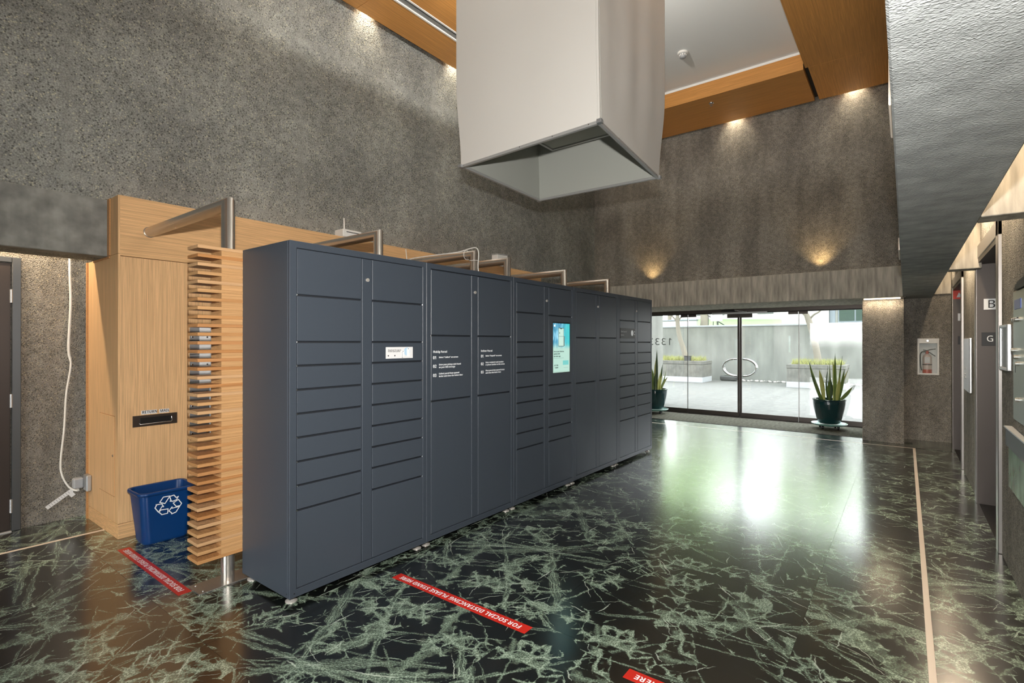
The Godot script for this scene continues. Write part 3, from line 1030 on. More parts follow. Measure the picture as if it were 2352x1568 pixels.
	text("line", "receive your parcel", 0.0085, Vector3(LX + 0.001, 1.486, -2.326), FX, M["ink"], st)
	obj("swoosh", cyl(ST(), Vector3(LX + 0.0008, 1.484, -2.50), Vector3(LX + 0.0016, 1.484, -2.50), 0.030, 24), M["pale blue ink"], st)
	for q in [[-2.462, 1.468, 0.026, 0.044], [-2.512, 1.477, 0.028, 0.062]]:
		obj("phone", box(Vector3(LX + 0.001, q[1] - q[3] * 0.5, q[0] + q[2] * 0.5), Vector3(LX + 0.0024, q[1] + q[3] * 0.5, q[0] - q[2] * 0.5), 0.0008), M["print white"], st)
		obj("notch", box(Vector3(LX + 0.0022, q[1] + q[3] * 0.5 - 0.006, q[0] + 0.005), Vector3(LX + 0.0027, q[1] + q[3] * 0.5 - 0.003, q[0] - 0.005)), M["ink"], st)
	for k in 4:
		obj("bullet", cyl(ST(), Vector3(LX + 0.002, 1.476 - 0.011 * k, -2.455), Vector3(LX + 0.0028, 1.476 - 0.011 * k, -2.455), 0.0026, 10), M["ink"], st)
	for z in [-2.330, -2.388]:
		obj("icon", cyl(ST(), Vector3(LX + 0.001, 1.456, z), Vector3(LX + 0.0018, 1.456, z), 0.005, 12), M["ink"], st)
	# payment plate on the last unit
	var pp := thing("payment_plate", "small dark grey plate with a round badge on the farthest locker", "plate", Vector3(LX, 1.665, -6.23))
	obj("plate", box(Vector3(LX - 0.002, 1.602, -6.006), Vector3(LX + 0.003, 1.732, -6.455), 0.001), M["dark metal"], pp)
	text("line", "Smart parcel", 0.022, Vector3(LX + 0.003, 1.690, -6.025), FX, M["grey plastic"], pp, false)
	text("line", "delivery", 0.02, Vector3(LX + 0.003, 1.645, -6.025), FX, M["grey plastic"], pp, false)
	obj("badge", cyl(ST(), Vector3(LX + 0.002, 1.672, -6.36), Vector3(LX + 0.0045, 1.672, -6.36), 0.038, 24), M["aluminium"], pp)
	for y in [1.69, 1.655]:
		obj("rivet", cyl(ST(), Vector3(LX + 0.002, y, -6.435), Vector3(LX + 0.006, y, -6.435), 0.008, 12), M["print white"], pp)

func printed_steps(t: Node3D, z0: float) -> void:
	var W: Material = M["print white"]
	var x := LX - 0.0012
	var cols := [[-2.761, ["PickUp Parcel", "Select \"Collect\" on screen", "Enter your pickup code found", "on your SMS message", "Collect parcel from opened", "locker and close the locker door"]],
		[-3.319, ["Deliver Parcel", "Select \"Deposit\" on screen", "Enter recipient's unit number", "or phone number on the screen", "Place parcel into opened locker", "and close the locker door"]]]
	for c in cols:
		var z: float = c[0]
		var w: Array = c[1]
		text("heading", w[0], 0.0165, Vector3(x, 1.477, z), FX, W, t)
		var ys := [1.432, 1.366, 1.296]
		for k in 3:
			text("number", "0%d" % (k + 1), 0.024, Vector3(x, ys[k], z), FX, W, t)
		text("step", w[1], 0.0125, Vector3(x, 1.434, z - 0.062), FX, W, t)
		text("step", w[2], 0.0125, Vector3(x, 1.377, z - 0.062), FX, W, t)
		text("step", w[3], 0.0125, Vector3(x, 1.357, z - 0.062), FX, W, t)
		text("step", w[4], 0.0125, Vector3(x, 1.307, z - 0.062), FX, W, t)
		text("step", w[5], 0.0125, Vector3(x, 1.287, z - 0.062), FX, W, t)

func touch_screen(t: Node3D, z0: float) -> void:
	# the picture the display shows
	var w := 128
	var h := 200
	var im := Image.create(w, h, false, Image.FORMAT_RGB8)
	var nz := fnl(FastNoiseLite.TYPE_SIMPLEX, 5, 0.022, 2)
	for y in h:
		for x in w:
			var u := float(x) / w
			var v := float(y) / h
			var a := nz.get_noise_2d(x * 1.6, y * 0.7) * 0.5 + 0.5
			var top := Color(0.16, 0.50, 0.66).lerp(Color(0.62, 0.84, 0.94), clampf(a * 1.7 - 0.5, 0, 1))
			top = top.lerp(Color(0.0, 0.72, 0.74), clampf((u - 0.45) * 2.4 * (1.2 - absf(v - 0.22) * 2.0), 0, 1))
			var low := Color(0.70, 0.82, 0.76)
			im.set_pixel(x, y, top.lerp(low, smoothstep(0.36, 0.54, v)))
	# handset drawn on the display
	im.fill_rect(Rect2i(40, 18, 42, 76), Color(0.05, 0.07, 0.08))
	im.fill_rect(Rect2i(42, 20, 38, 72), Color(0.76, 0.86, 0.80))
	im.fill_rect(Rect2i(54, 19, 14, 4), Color(0.05, 0.07, 0.08))
	im.fill_rect(Rect2i(47, 36, 4, 6), Color(0.1, 0.12, 0.12))
	im.fill_rect(Rect2i(42, 52, 38, 2), Color(0.5, 0.6, 0.58))
	im.fill_rect(Rect2i(82, 52, 6, 40), Color(0.34, 0.36, 0.34))
	im.fill_rect(Rect2i(6, 6, 12, 8), Color(0.9, 0.96, 0.98))
	im.fill_rect(Rect2i(4, 141, 78, 1), Color(0.45, 0.55, 0.52))
	im.fill_rect(Rect2i(74, 152, 44, 18), Color(0.40, 0.74, 0.72))
	im.fill_rect(Rect2i(80, 181, 36, 1), Color(0.5, 0.6, 0.58))
	var m := mat("screen picture", Color.BLACK, 0.2)
	m.emission_enabled = true
	m.emission_texture = ImageTexture.create_from_image(im)
	m.emission = Color.BLACK
	m.emission_energy_multiplier = 1.0
	m.texture_repeat = false
	var sc := thing("touch_screen", "lit teal and white portrait touch screen set in the parcel lockers", "screen", Vector3(LX, 1.495, -4.61))
	obj("bezel", box(Vector3(LX - 0.004, 1.230, -4.438), Vector3(LX + 0.001, 1.762, -4.786), 0.002), M["black plastic"], sc)
	var s := ST()
	var x := LX + 0.0014
	face(s, [Vector3(x, 1.236, -4.444), Vector3(x, 1.748, -4.444), Vector3(x, 1.748, -4.774), Vector3(x, 1.236, -4.774)], Vector3(1, 0, 0), [Vector2(0, 1), Vector2(0, 0), Vector2(1, 0), Vector2(1, 1)])
	obj("display", s, m, sc)
	x += 0.0002
	var I: Material = M["ink"]
	text("caption", "Access your deliveries", 0.0135, Vector3(x, 1.455, -4.456), FX, I, sc)
	text("caption", "anytime with", 0.0135, Vector3(x, 1.431, -4.456), FX, I, sc)
	text("caption", "the locker app", 0.0135, Vector3(x, 1.406, -4.456), FX, I, sc)
	text("clock", "8:17 PM", 0.014, Vector3(x, 1.312, -4.468), FX, I, sc)
	text("clock", "14 MAY", 0.014, Vector3(x, 1.288, -4.476), FX, I, sc)
	var l := AreaLight3D.new()
	l.name = "screen_light"
	sc.add_child(l, true)
	l.area_size = Vector2(0.32, 0.5)
	l.light_energy = 0.12
	l.light_color = rgb(170, 225, 220)
	l.area_range = 10.0
	l.shadow_enabled = true
	l.basis = FX
	l.position = Vector3(0.004, 0, 0)

# ---------------------------------------------------------------- slatted screen with steel posts
func screen() -> void:
	var zp := [-1.545, -2.751, -3.960, -4.513, -5.708, -6.923]
	var t := thing("slatted_screen", "long timber slat screen on steel posts standing behind the parcel lockers", "screen", Vector3(-3.52, 0, -4.2))
	var pitch := (2.152 - 0.205) / 36.0
	for k in 37:
		var y := 0.205 + pitch * k
		obj("slat", box(Vector3(-3.600, y - 0.0205, -1.335), Vector3(-3.446, y, -7.10), 0.0015), M["slat wood %d" % ((k * 7 + k / 3) % 5)], t)
	for z in zp:
		for k in 36:
			if z < -1.6 and k % 36 != 35 and k % 12 != 0: continue
			var y := 0.205 + pitch * k
			obj("spacer", box(Vector3(-3.5985, y + 0.0002, z + 0.071), Vector3(-3.4475, y + pitch - 0.0207, z - 0.075)), M["slat wood %d" % ((k * 5 + 2) % 5)], t)
	for z in zp:
		var p := Vector3(-3.52, 0, z)
		var pts := [p, p + Vector3(0, 2.452, 0), Vector3(-4.925, 2.452, z)]
		obj("post", tube(ST(), pts, 0.0405, 24), M["brushed steel"], t)
		obj("flange", cyl(ST(), Vector3(-4.925, 2.452, z), Vector3(-4.918, 2.452, z), 0.044, 24), M["brushed steel"], t)
		var pl := obj("base_plate", box(Vector3(-3.605, 0.0, z + 0.205), Vector3(-3.435, 0.008, z - 0.205), 0.002), M["brushed steel"], t)
		for sx in [-3.575, -3.465]:
			for sz in [z + 0.17, z - 0.17]:
				obj("screw", cyl(ST(), Vector3(sx, 0.007, sz), Vector3(sx, 0.0105, sz), 0.007, 12), M["chrome"], pl)

# ---------------------------------------------------------------- timber mail wall
func mail_wall() -> void:
	var X := -4.925
	var Z := -1.345
	var U: Material = M["oak veneer upright"]
	var H: Material = M["oak veneer level"]
	var t := thing("mail_cabinet", "tall oak veneer mail cabinet wall with a return mail slot", "cabinet", Vector3(-5.1, 0, -4.2))
	obj("core", box(Vector3(-5.74, 0.0, Z - 0.02), Vector3(X - 0.35, 2.25, -7.24)), M["dark metal"], t)
	obj("head_panel", box(Vector3(-5.299, 2.236, Z), Vector3(X, 2.715, -7.26), 0.002), H, t)
	obj("front_panel", box(Vector3(X - 0.34, 0.118, Z), Vector3(X, 2.232, -1.828), 0.0015), U, t)
	obj("front_panel", box(Vector3(X - 0.34, 0.118, -1.836), Vector3(X, 0.60, -7.26), 0.0015), H, t)
	obj("front_panel", box(Vector3(X - 0.34, 0.118, -6.1), Vector3(X, 2.232, -7.26), 0.0015), U, t)
	obj("plinth", box(Vector3(-5.72, 0.0, Z - 0.001), Vector3(X - 0.002, 0.115, -7.25), 0.001), H, t)
	# recess: back, top and mailboxes
	obj("recess_back", box(Vector3(X - 0.12, 0.6, -1.836), Vector3(X - 0.10, 2.232, -6.1)), U, t)
	obj("recess_side", box(Vector3(X - 0.10, 0.6, -1.836), Vector3(X - 0.004, 2.232, -1.846)), U, t)
	obj("recess_sill", box(Vector3(X - 0.10, 0.60, -1.836), Vector3(X - 0.003, 0.70, -6.1), 0.001), H, t)
	for c in 4:
		for r in 8:
			var z := -1.86 - 0.165 * c
			var y := 0.72 + 0.121 * r
			var d := obj("mailbox_door", box(Vector3(X - 0.10, y, z), Vector3(X - 0.04, y + 0.117, z - 0.161), 0.003), M["aluminium"], t)
			obj("lock", cyl(ST(), Vector3(X - 0.041, y + 0.03, z - 0.02), Vector3(X - 0.033, y + 0.03, z - 0.02), 0.007, 12), M["chrome"], d)
			obj("lock", cyl(ST(), Vector3(X - 0.041, y + 0.03, z - 0.14), Vector3(X - 0.033, y + 0.03, z - 0.14), 0.007, 12), M["chrome"], d)
	obj("notice", box(Vector3(X - 0.036, 1.15, -1.935), Vector3(X - 0.033, 1.69, -2.14)), M["paper"], t)
	# end panel with access door
	obj("end_panel", box(Vector3(-5.712, 0.118, Z + 0.012), Vector3(X - 0.0005, 2.25, Z - 0.004), 0.001), U, t)
	obj("end_panel", box(Vector3(-5.112, 2.252, Z + 0.012), Vector3(X - 0.0005, 2.714, Z - 0.004), 0.001), U, t)
	obj("end_plinth", box(Vector3(-5.712, 0.0, Z + 0.011), Vector3(X - 0.001, 0.114, Z - 0.004), 0.001), H, t)
	obj("edge_trim", box(Vector3(-5.742, 0.0, Z + 0.024), Vector3(-5.713, 2.25, Z - 0.004), 0.002), M["slat wood 0"], t)
	obj("edge_trim", box(Vector3(-5.168, 2.252, Z + 0.02), Vector3(-5.113, 2.714, Z - 0.004), 0.002), M["slat wood 0"], t)
	obj("edge_trim", box(Vector3(-5.55, 2.232, Z + 0.02), Vector3(-5.12, 2.249, Z - 0.004), 0.002), M["slat wood 0"], t)
	var a := obj("access_door", box(Vector3(-5.379, 0.325, Z + 0.0155), Vector3(-5.005, 0.958, Z + 0.0105), 0.0018), U, t)
	obj("lock", cyl(ST(), Vector3(-5.028, 0.645, Z + 0.015), Vector3(-5.028, 0.645, Z + 0.020), 0.010, 14), M["chrome"], a)
	var g := ST()
	bx(g, Vector3(-5.385, 0.319, Z + 0.0118), Vector3(-5.377, 0.964, Z + 0.0135))
	bx(g, Vector3(-5.007, 0.319, Z + 0.0118), Vector3(-4.999, 0.964, Z + 0.0135))
	bx(g, Vector3(-5.385, 0.957, Z + 0.0118), Vector3(-4.999, 0.964, Z + 0.0135))
	bx(g, Vector3(-5.385, 0.319, Z + 0.0118), Vector3(-4.999, 0.326, Z + 0.0135))
	obj("door_gap", g, M["slat wood 3"], a)
	# return mail slot
	var m := obj("mail_slot", box(Vector3(X - 0.002, 0.866, -1.430), Vector3(X + 0.004, 0.957, -1.748), 0.001), M["slot bronze"], t)
	m.set_meta("label", "dark metal return mail slot")
	obj("flap", box(Vector3(X + 0.003, 0.888, -1.478), Vector3(X + 0.009, 0.938, -1.706), 0.002), M["dark metal"], m)
	obj("pull_lip", tube(ST(), [Vector3(X + 0.008, 0.930, -1.704), Vector3(X + 0.012, 0.895, -1.706), Vector3(X + 0.014, 0.888, -1.700), Vector3(X + 0.014, 0.886, -1.48), Vector3(X + 0.009, 0.892, -1.474)], 0.0035, 8), M["chrome"], m)
	# embossed label tape: one white tile behind each word
	var lb := obj("label_tape", box(Vector3(X - 0.001, 0.964, -1.490), Vector3(X + 0.0012, 0.995, -1.600), 0.0005), M["paper"], t)
	lb.set_meta("label", "white label strip reading RETURN MAIL")
	obj("tape", box(Vector3(X - 0.001, 0.964, -1.617), Vector3(X + 0.0012, 0.995, -1.688), 0.0005), M["paper"], lb)
	text("word", "RETURN", 0.022, Vector3(X + 0.001, 0.981, -1.4935), FX * Basis.from_scale(Vector3(0.92, 1, 1)), M["ink"], lb)
	text("word", "MAIL", 0.022, Vector3(X + 0.001, 0.981, -1.6205), FX * Basis.from_scale(Vector3(0.92, 1, 1)), M["ink"], lb)
	# radio boxes and cable on top
	var r := thing("wireless_router", "white wireless router with one upright antenna on the mail cabinet top", "router", Vector3(-4.98, 2.715, -3.5))
	obj("case", box(Vector3(-5.06, 2.715, -3.357), Vector3(-4.90, 2.800, -3.60), 0.006), M["white plastic"], r)
	obj("slot", box(Vector3(-4.903, 2.768, -3.40), Vector3(-4.8985, 2.776, -3.585)), M["black plastic"], r)
	obj("antenna", tube(ST(), [Vector3(-4.93, 2.79, -3.392), Vector3(-4.93, 2.86, -3.39), Vector3(-4.93, 2.925, -3.388)], [0.009, 0.008, 0.006], 10), M["white plastic"], r)
	r = thing("signal_repeater", "white tilted box beside the fourth steel pipe above the lockers", "router", Vector3(-4.95, 2.715, -6.15))
	obj("case", bx(ST(), Vector3(-0.08, 0.0, -0.13), Vector3(0.04, 0.17, 0.12), 0.008, Transform3D(Basis(Vector3.RIGHT, 0.03), Vector3(-4.93, 2.716, -6.16))), M["white plastic"], r)
	obj("lid", bx(ST(), Vector3(-0.085, 0.172, -0.135), Vector3(0.046, 0.182, 0.125), 0.003, Transform3D(Basis(Vector3.RIGHT, 0.03), Vector3(-4.93, 2.716, -6.16))), M["grey plastic"], r)
	# the white cable tied along the third pipe
	var zc := -3.960
	var y0 := 2.4975
	var pts := [Vector3(-4.90, 2.70, -4.249), Vector3(-4.89, 2.58, -4.256), Vector3(-4.86, 2.50, -4.25), Vector3(-4.75, 2.49, -4.10), Vector3(-4.5, y0, zc + 0.01), Vector3(-4.1, y0 + 0.004, zc + 0.012), Vector3(-3.75, y0, zc + 0.01), Vector3(-3.57, y0 + 0.022, zc), Vector3(-3.49, y0 + 0.018, zc - 0.004), Vector3(-3.468, 2.46, zc - 0.012), Vector3(-3.474, 2.32, zc - 0.01), Vector3(-3.46, 2.23, zc - 0.012), Vector3(-3.47, 2.16, zc - 0.01)]
	var cb := thing("white_cable", "white cable tied along the third steel pipe and dropping behind the lockers", "cable", Vector3(-4.1, 2.5, zc))
	obj("cord", tube(ST(), smooth_path(pts, 6), 0.0055, 8), M["white plastic"], cb)
	for x in [-4.45, -3.62]:
		var ring := []
		for i in 17: ring.append(Vector3(x, 2.455 + 0.048 * cos(TAU * i / 16.0), zc + 0.048 * sin(TAU * i / 16.0)))
		obj("cable_tie", tube(ST(), ring, 0.0025, 6, false), M["white plastic"], cb)
	var ring2 := []
	for i in 17: ring2.append(Vector3(-3.515 + 0.052 * cos(TAU * i / 16.0), 2.385, zc + 0.048 * sin(TAU * i / 16.0)))
	obj("cable_tie", tube(ST(), ring2, 0.0025, 6, false), M["white plastic"], cb)

func smooth_path(pts: Array, per: int) -> Array:
	var out := []
	for i in pts.size() - 1:
		var a: Vector3 = pts[maxi(i - 1, 0)]
		var b: Vector3 = pts[i]
		var c: Vector3 = pts[i + 1]
		var d: Vector3 = pts[mini(i + 2, pts.size() - 1)]
		for k in per:
			var t := float(k) / per
			out.append(0.5 * ((2.0 * b) + (c - a) * t + (2.0 * a - 5.0 * b + 4.0 * c - d) * t * t + (3.0 * b - a - 3.0 * c + d) * t * t * t))
	out.append(pts[-1])
	return out

# ---------------------------------------------------------------- hanging fabric lantern
func lantern() -> void:
	var B := 3.157
	var T := 5.0
	# corners at the bottom, going round; the box hangs slightly turned and flares a little upwards
	var c := [Vector3(-3.242, B, -3.468), Vector3(-1.773, B, -3.374), Vector3(-1.918, B, -4.879), Vector3(-3.320, B, -4.849)]
	var f := [Vector3(-0.05, 0, 0.01), Vector3(-0.012, 0, 0.0), Vector3(0.045, 0, -0.035), Vector3(-0.04, 0, -0.03)]
	var ctr := Vector3(-2.558, B, -4.141)
	var t := thing("fabric_lantern", "huge square off-white fabric lantern box hanging over the lockers", "lantern", Vector3(-2.558, 5.83, -4.141))
	for i in 4:
		var a: Vector3 = c[i]
		var b: Vector3 = c[(i + 1) % 4]
		var n := (b - a).cross(Vector3.UP).normalized()
		if n.dot((a + b) * 0.5 - ctr) < 0.0: n = -n
		var up := Vector3(0, T - B, 0)
		for skin in 2:
			var s := ST()
			var nu := 14
			var nv := 16
			var grid := []
			for v in nv + 1:
				var row := []
				for u in nu + 1:
					var fu := float(u) / nu
					var fv := float(v) / nv
					var p := a.lerp(b, fu) + up * fv
					var fl: Vector3 = f[i].lerp(f[(i + 1) % 4], fu)
					p += fl * smoothstep(0.0, 0.42, fv)
					# cloth slack: shallow vertical folds, flat where it is fixed
					var sl := sin(fu * PI)
					if i == 1: p += n * sl * smoothstep(0.0, 0.3, fv) * 0.010 * (sin(fu * 19.0 + 0.6) + 0.6 * sin(fu * 41.0 + 2.0))
					else: p += n * sl * smoothstep(0.0, 0.3, fv) * 0.004 * sin(fu * 9.0 + i)
					if skin == 1: p -= n * 0.02
					row.append(p)
				grid.append(row)
			var o := n if skin == 0 else -n
			var q := []
			for v in nv + 1:
				var row2 := []
				for u in nu + 1:
					var du: Vector3 = grid[v][mini(u + 1, nu)] - grid[v][maxi(u - 1, 0)]
					var dv: Vector3 = grid[mini(v + 1, nv)][u] - grid[maxi(v - 1, 0)][u]
					var nn := du.cross(dv).normalized()
					if nn.dot(o) < 0.0: nn = -nn
					row2.append([grid[v][u], nn])
				q.append(row2)
			for v in nv:
				for u in nu:
					quad_n(s, [q[v][u], q[v][u + 1], q[v + 1][u + 1], q[v + 1][u]])
			obj("fabric_panel" if skin == 0 else "lining_panel", s, M["lantern fabric"] if skin == 0 else M["lantern lining"], t)
		# bottom trim bar with rivets
		var d := (b - a).normalized()
		var tb := Basis(d, Vector3.UP, d.cross(Vector3.UP))
		var ln := (b - a).length()
		var tf := Transform3D(tb, a - n * 0.012)
		var bar := obj("trim_bar", bx(ST(), Vector3(0.0, -0.004, -0.014), Vector3(ln, 0.020, 0.014), 0.002, tf), M["lantern trim"], t)
		var rv := 5
		for k in rv:
			var p := a.lerp(b, (k + 0.12) / (rv - 0.6)) + Vector3(0, 0.009, 0)
			obj("rivet", cyl(ST(), p, p + n * 0.006, 0.0045, 8), M["chrome"], bar)
		obj("corner_cap", bx(ST(), a + Vector3(-0.02, -0.006, -0.02), a + Vector3(0.02, 0.024, 0.02), 0.003), M["aluminium"], t)
	# unseen lid and bulb above the view, placed to brighten the plaster ceiling
	obj("lid", box(Vector3(-3.28, T - 0.03, -3.44), Vector3(-1.82, T - 0.01, -4.90), 0.003), M["lantern lining"], t)
	var bp := Vector3(-2.55, T + 0.10, -4.16)
	obj("unseen_bulb", lathe(ST(), bp, [[0.0, -0.07], [0.045, -0.055], [0.07, 0.0], [0.045, 0.055], [0.0, 0.07]], 20), M["lamp tube"], t)
	obj("unseen_bulb_holder", lathe(ST(), bp, [[0.0, -0.115], [0.04, -0.115], [0.03, -0.06], [0.0, -0.06]], 16), M["white plastic"], t)
	var ol := OmniLight3D.new()
	ol.name = "unseen_bulb_light"
	t.add_child(ol, true)
	ol.position = bp - t.position
	ol.light_energy = 6.0
	ol.light_color = rgb(255, 250, 244)
	ol.light_size = 0.05
	ol.omni_range = 30.0
	ol.omni_attenuation = 2.0
	ol.shadow_enabled = true
	for hx in [-3.1, -2.0]:
		obj("hanger", cyl(ST(), Vector3(hx, T - 0.02, -4.16), Vector3(hx, 5.83, -4.16), 0.006, 8), M["aluminium"], t)
	# lamp tray inside
	var y := B + 0.50
	var x0 := -3.05
	var x1 := -1.98
	var z0 := -3.52
	var z1 := -4.72
	obj("lamp_tray", box(Vector3(x0, y, z0), Vector3(x1, y + 0.03, z1), 0.004), M["lantern lining"], t)
	var fr := ST()
	bx(fr, Vector3(x0 - 0.03, y - 0.012, z0 + 0.03), Vector3(x1 + 0.03, y + 0.032, z0), 0.003)
	bx(fr, Vector3(x0 - 0.03, y - 0.012, z1), Vector3(x1 + 0.03, y + 0.032, z1 - 0.03), 0.003)
	bx(fr, Vector3(x0 - 0.03, y - 0.012, z0), Vector3(x0, y + 0.032, z1), 0.003)
	bx(fr, Vector3(x1, y - 0.012, z0), Vector3(x1 + 0.03, y + 0.032, z1), 0.003)
	obj("tray_frame", fr, M["lantern trim"], t)
	obj("hanger", cyl(ST(), Vector3(-2.52, y + 0.03, -4.12), Vector3(-2.52, T, -4.12), 0.012, 10), M["aluminium"], t)

# ---------------------------------------------------------------- corner at the left edge
func left_corner() -> void:
	var X := -5.86
	var d := sroot("door_5", "dark bronze metal service door at the far left with steel frame and hinges")
	d.position = Vector3(X, 0, -0.4)
	obj("jamb", box(Vector3(X, 0, -0.918), Vector3(X + 0.035, 2.25, -0.862), 0.004), M["door frame steel"], d)
	obj("jamb", box(Vector3(X, 0, 0.14), Vector3(X + 0.035, 2.25, 0.20), 0.004), M["door frame steel"], d)
	obj("head", box(Vector3(X, 2.205, -0.862), Vector3(X + 0.035, 2.25, 0.14), 0.004), M["door frame steel"], d)
	obj("leaf", box(Vector3(X, 0.012, -0.856), Vector3(X + 0.022, 2.20, 0.134), 0.003), M["door bronze"], d)
	for y in [1.93, 1.07, 0.208]:
		obj("hinge", cyl(ST(), Vector3(X + 0.03, y - 0.055, -0.858), Vector3(X + 0.03, y + 0.055, -0.858), 0.010, 12), M["aluminium"], d)
	obj("threshold", box(Vector3(X + 0.002, -0.005, -0.86), Vector3(X + 0.05, 0.008, 0.14), 0.002), M["aluminium"], d)
	# outlet with plug-in adapter
	var o := thing("power_outlet", "grey surface outlet box with plugged adapter low on the cabinet edge", "outlet", Vector3(-5.70, 0.33, -1.32))
	obj("box", box(Vector3(-5.705, 0.262, -1.3335), Vector3(-5.60, 0.402, -1.295), 0.008), M["aluminium"], o)
	obj("adapter", box(Vector3(-5.745, 0.285, -1.296), Vector3(-5.675, 0.375, -1.225), 0.010), M["grey plastic"], o)
	# the extension cord
	var pts := [Vector3(-5.82, 2.60, -1.232), Vector3(-5.825, 2.2, -1.228), Vector3(-5.83, 1.9, -1.236), Vector3(-5.83, 1.5, -1.222), Vector3(-5.825, 1.35, -1.236), Vector3(-5.83, 1.1, -1.207), Vector3(-5.825, 0.8, -1.192), Vector3(-5.82, 0.52, -1.168), Vector3(-5.81, 0.40, -1.175), Vector3(-5.80, 0.305, -1.21), Vector3(-5.79, 0.262, -1.245), Vector3(-5.76, 0.252, -1.275), Vector3(-5.735, 0.275, -1.262), Vector3(-5.73, 0.30, -1.25)]
	var c := thing("extension_cord", "white cord hanging down the rough wall to the grey outlet", "cord", Vector3(-5.82, 1.3, -1.22))
	var rr := []
	var sp := smooth_path(pts, 8)
	for i in sp.size(): rr.append(0.0095 if i < 30 else 0.0072)
	obj("cable", tube(ST(), sp, rr, 10), M["white plastic"], c)
	var a := Vector3(-5.79, 0.262, -1.243)
	var dir := Vector3(-0.005, -0.115, 0.165).normalized()
	var b := Basis(dir, dir.cross(Vector3.RIGHT).normalized(), Vector3.RIGHT)
	var tg := obj("warning_tag", bx(ST(), Vector3(0.0, -0.016, -0.0008), Vector3(0.21, 0.016, 0.0008), 0.0005, Transform3D(b, a)), M["paper"], c)
	tg.set_meta("label", "white paper warning tag")
	obj("tag_tab", bx(ST(), Vector3(0.01, -0.05, -0.001), Vector3(0.045, -0.012, 0.0002), 0.0004, Transform3D(b, a)), M["paper"], c)
	var ln := ST()
	for k in 9:
		bx(ln, Vector3(0.03 + 0.019 * k, -0.012, 0.0008), Vector3(0.034 + 0.019 * k, 0.012, 0.0011), 0.0, Transform3D(b, a))
	obj("print", ln, M["grey plastic"], c)
	# recycling bin
	recycling_bin()

func rounded(cx: float, cz: float, hx: float, hz: float, r: float, y: float, n := 8) -> Array:
	var out := []
	for q in 4:
		var sx := 1.0 if q == 0 or q == 3 else -1.0
		var sz := 1.0 if q < 2 else -1.0
		for i in n + 1:
			var a := PI * 0.5 * (q + float(i) / n)
			out.append(Vector3(cx + sx * (hx - r) + cos(a) * r, y, cz + sz * (hz - r) + sin(a) * r))
	return out

func loft(s: SurfaceTool, rings: Array, inward := false) -> void:
	for k in rings.size() - 1:
		var n: int = rings[k].size()
		for j in n:
			var q := []
			for e in [[k, j], [k, (j + 1) % n], [k + 1, (j + 1) % n], [k + 1, j]]:
				var ring: Array = rings[e[0]]
				var m: int = e[1]
				var tan_: Vector3 = ring[(m + 1) % n] - ring[(m - 1 + n) % n]
				var up: Vector3 = rings[mini(e[0] + 1, rings.size() - 1)][m] - rings[maxi(e[0] - 1, 0)][m]
				var nn := up.cross(tan_).normalized()
				if inward: nn = -nn
				q.append([ring[m], nn])
			quad_n(s, q)

func recycling_bin() -> void:
	var t := thing("recycling_bin", "blue plastic recycling bin with a white arrow symbol beside the mail cabinet", "bin", Vector3(-4.70, 0, -1.56))
	var lv := []
	for y in [0.0, 0.02, 0.2, 0.39, 0.398]:
		var f: float = y / 0.412
		lv.append(rounded(-4.692 - 0.004 * f, -1.565, 0.102 + 0.046 * f, 0.158 + 0.034 * f, 0.05, y))
	lv[0] = rounded(-4.692, -1.565, 0.094, 0.150, 0.045, 0.001)
	var s := ST()
	loft(s, lv)
	face(s, lv[0], Vector3.DOWN)
	obj("shell", s, M["bin blue"], t)
	s = ST()
	var iv := []
	for y in [0.012, 0.2, 0.404]:
		var f: float = y / 0.412
		iv.append(rounded(-4.692 - 0.004 * f, -1.565, 0.096 + 0.046 * f, 0.152 + 0.034 * f, 0.046, y))
	loft(s, iv, true)
	face(s, iv[0], Vector3.UP)
	obj("lining", s, M["bin blue"], t)
	s = ST()
	var cx := -4.696
	loft(s, [rounded(cx, -1.565, 0.147, 0.191, 0.05, 0.386), rounded(cx, -1.565, 0.158, 0.202, 0.056, 0.384), rounded(cx, -1.565, 0.160, 0.204, 0.058, 0.398), rounded(cx, -1.565, 0.157, 0.201, 0.056, 0.408), rounded(cx, -1.565, 0.148, 0.192, 0.05, 0.410), rounded(cx, -1.565, 0.140, 0.184, 0.047, 0.404)])
	obj("rim", s, M["bin blue"], t)
	# three chasing arrows, drawn as white outlines on the sloping face
	var polys := [[[-1.498, 0.321], [-1.521, 0.357], [-1.566, 0.355], [-1.534, 0.303]],
		[[-1.564, 0.351], [-1.593, 0.356], [-1.61, 0.332], [-1.625, 0.338], [-1.613, 0.314], [-1.588, 0.308], [-1.568, 0.313], [-1.575, 0.317]],
		[[-1.591, 0.293], [-1.626, 0.313], [-1.65, 0.276], [-1.641, 0.26], [-1.613, 0.26]],
		[[-1.564, 0.236], [-1.584, 0.264], [-1.584, 0.253], [-1.637, 0.254], [-1.613, 0.215], [-1.584, 0.208], [-1.582, 0.217]],
		[[-1.495, 0.246], [-1.509, 0.259], [-1.557, 0.255], [-1.555, 0.221], [-1.516, 0.22]],
		[[-1.468, 0.285], [-1.479, 0.305], [-1.474, 0.308], [-1.512, 0.306], [-1.526, 0.28], [-1.515, 0.285], [-1.493, 0.245]]]
	s = ST()
	for p in polys:
		for i in p.size():
			var a := on_bin(p[i])
			var b := on_bin(p[(i + 1) % p.size()])
			var d := (b - a).normalized()
			var w := d.cross(Vector3.RIGHT).normalized() * 0.0034
			face(s, [a + w - d * 0.002, b + w + d * 0.002, b - w + d * 0.002, a - w - d * 0.002], Vector3.RIGHT)
	obj("recycling_symbol", s, M["print white"], t)

func on_bin(p: Array) -> Vector3:
	return Vector3(-4.692 + 0.102 + 0.0015 + 0.0455 * p[1] / 0.412, p[1], p[0])

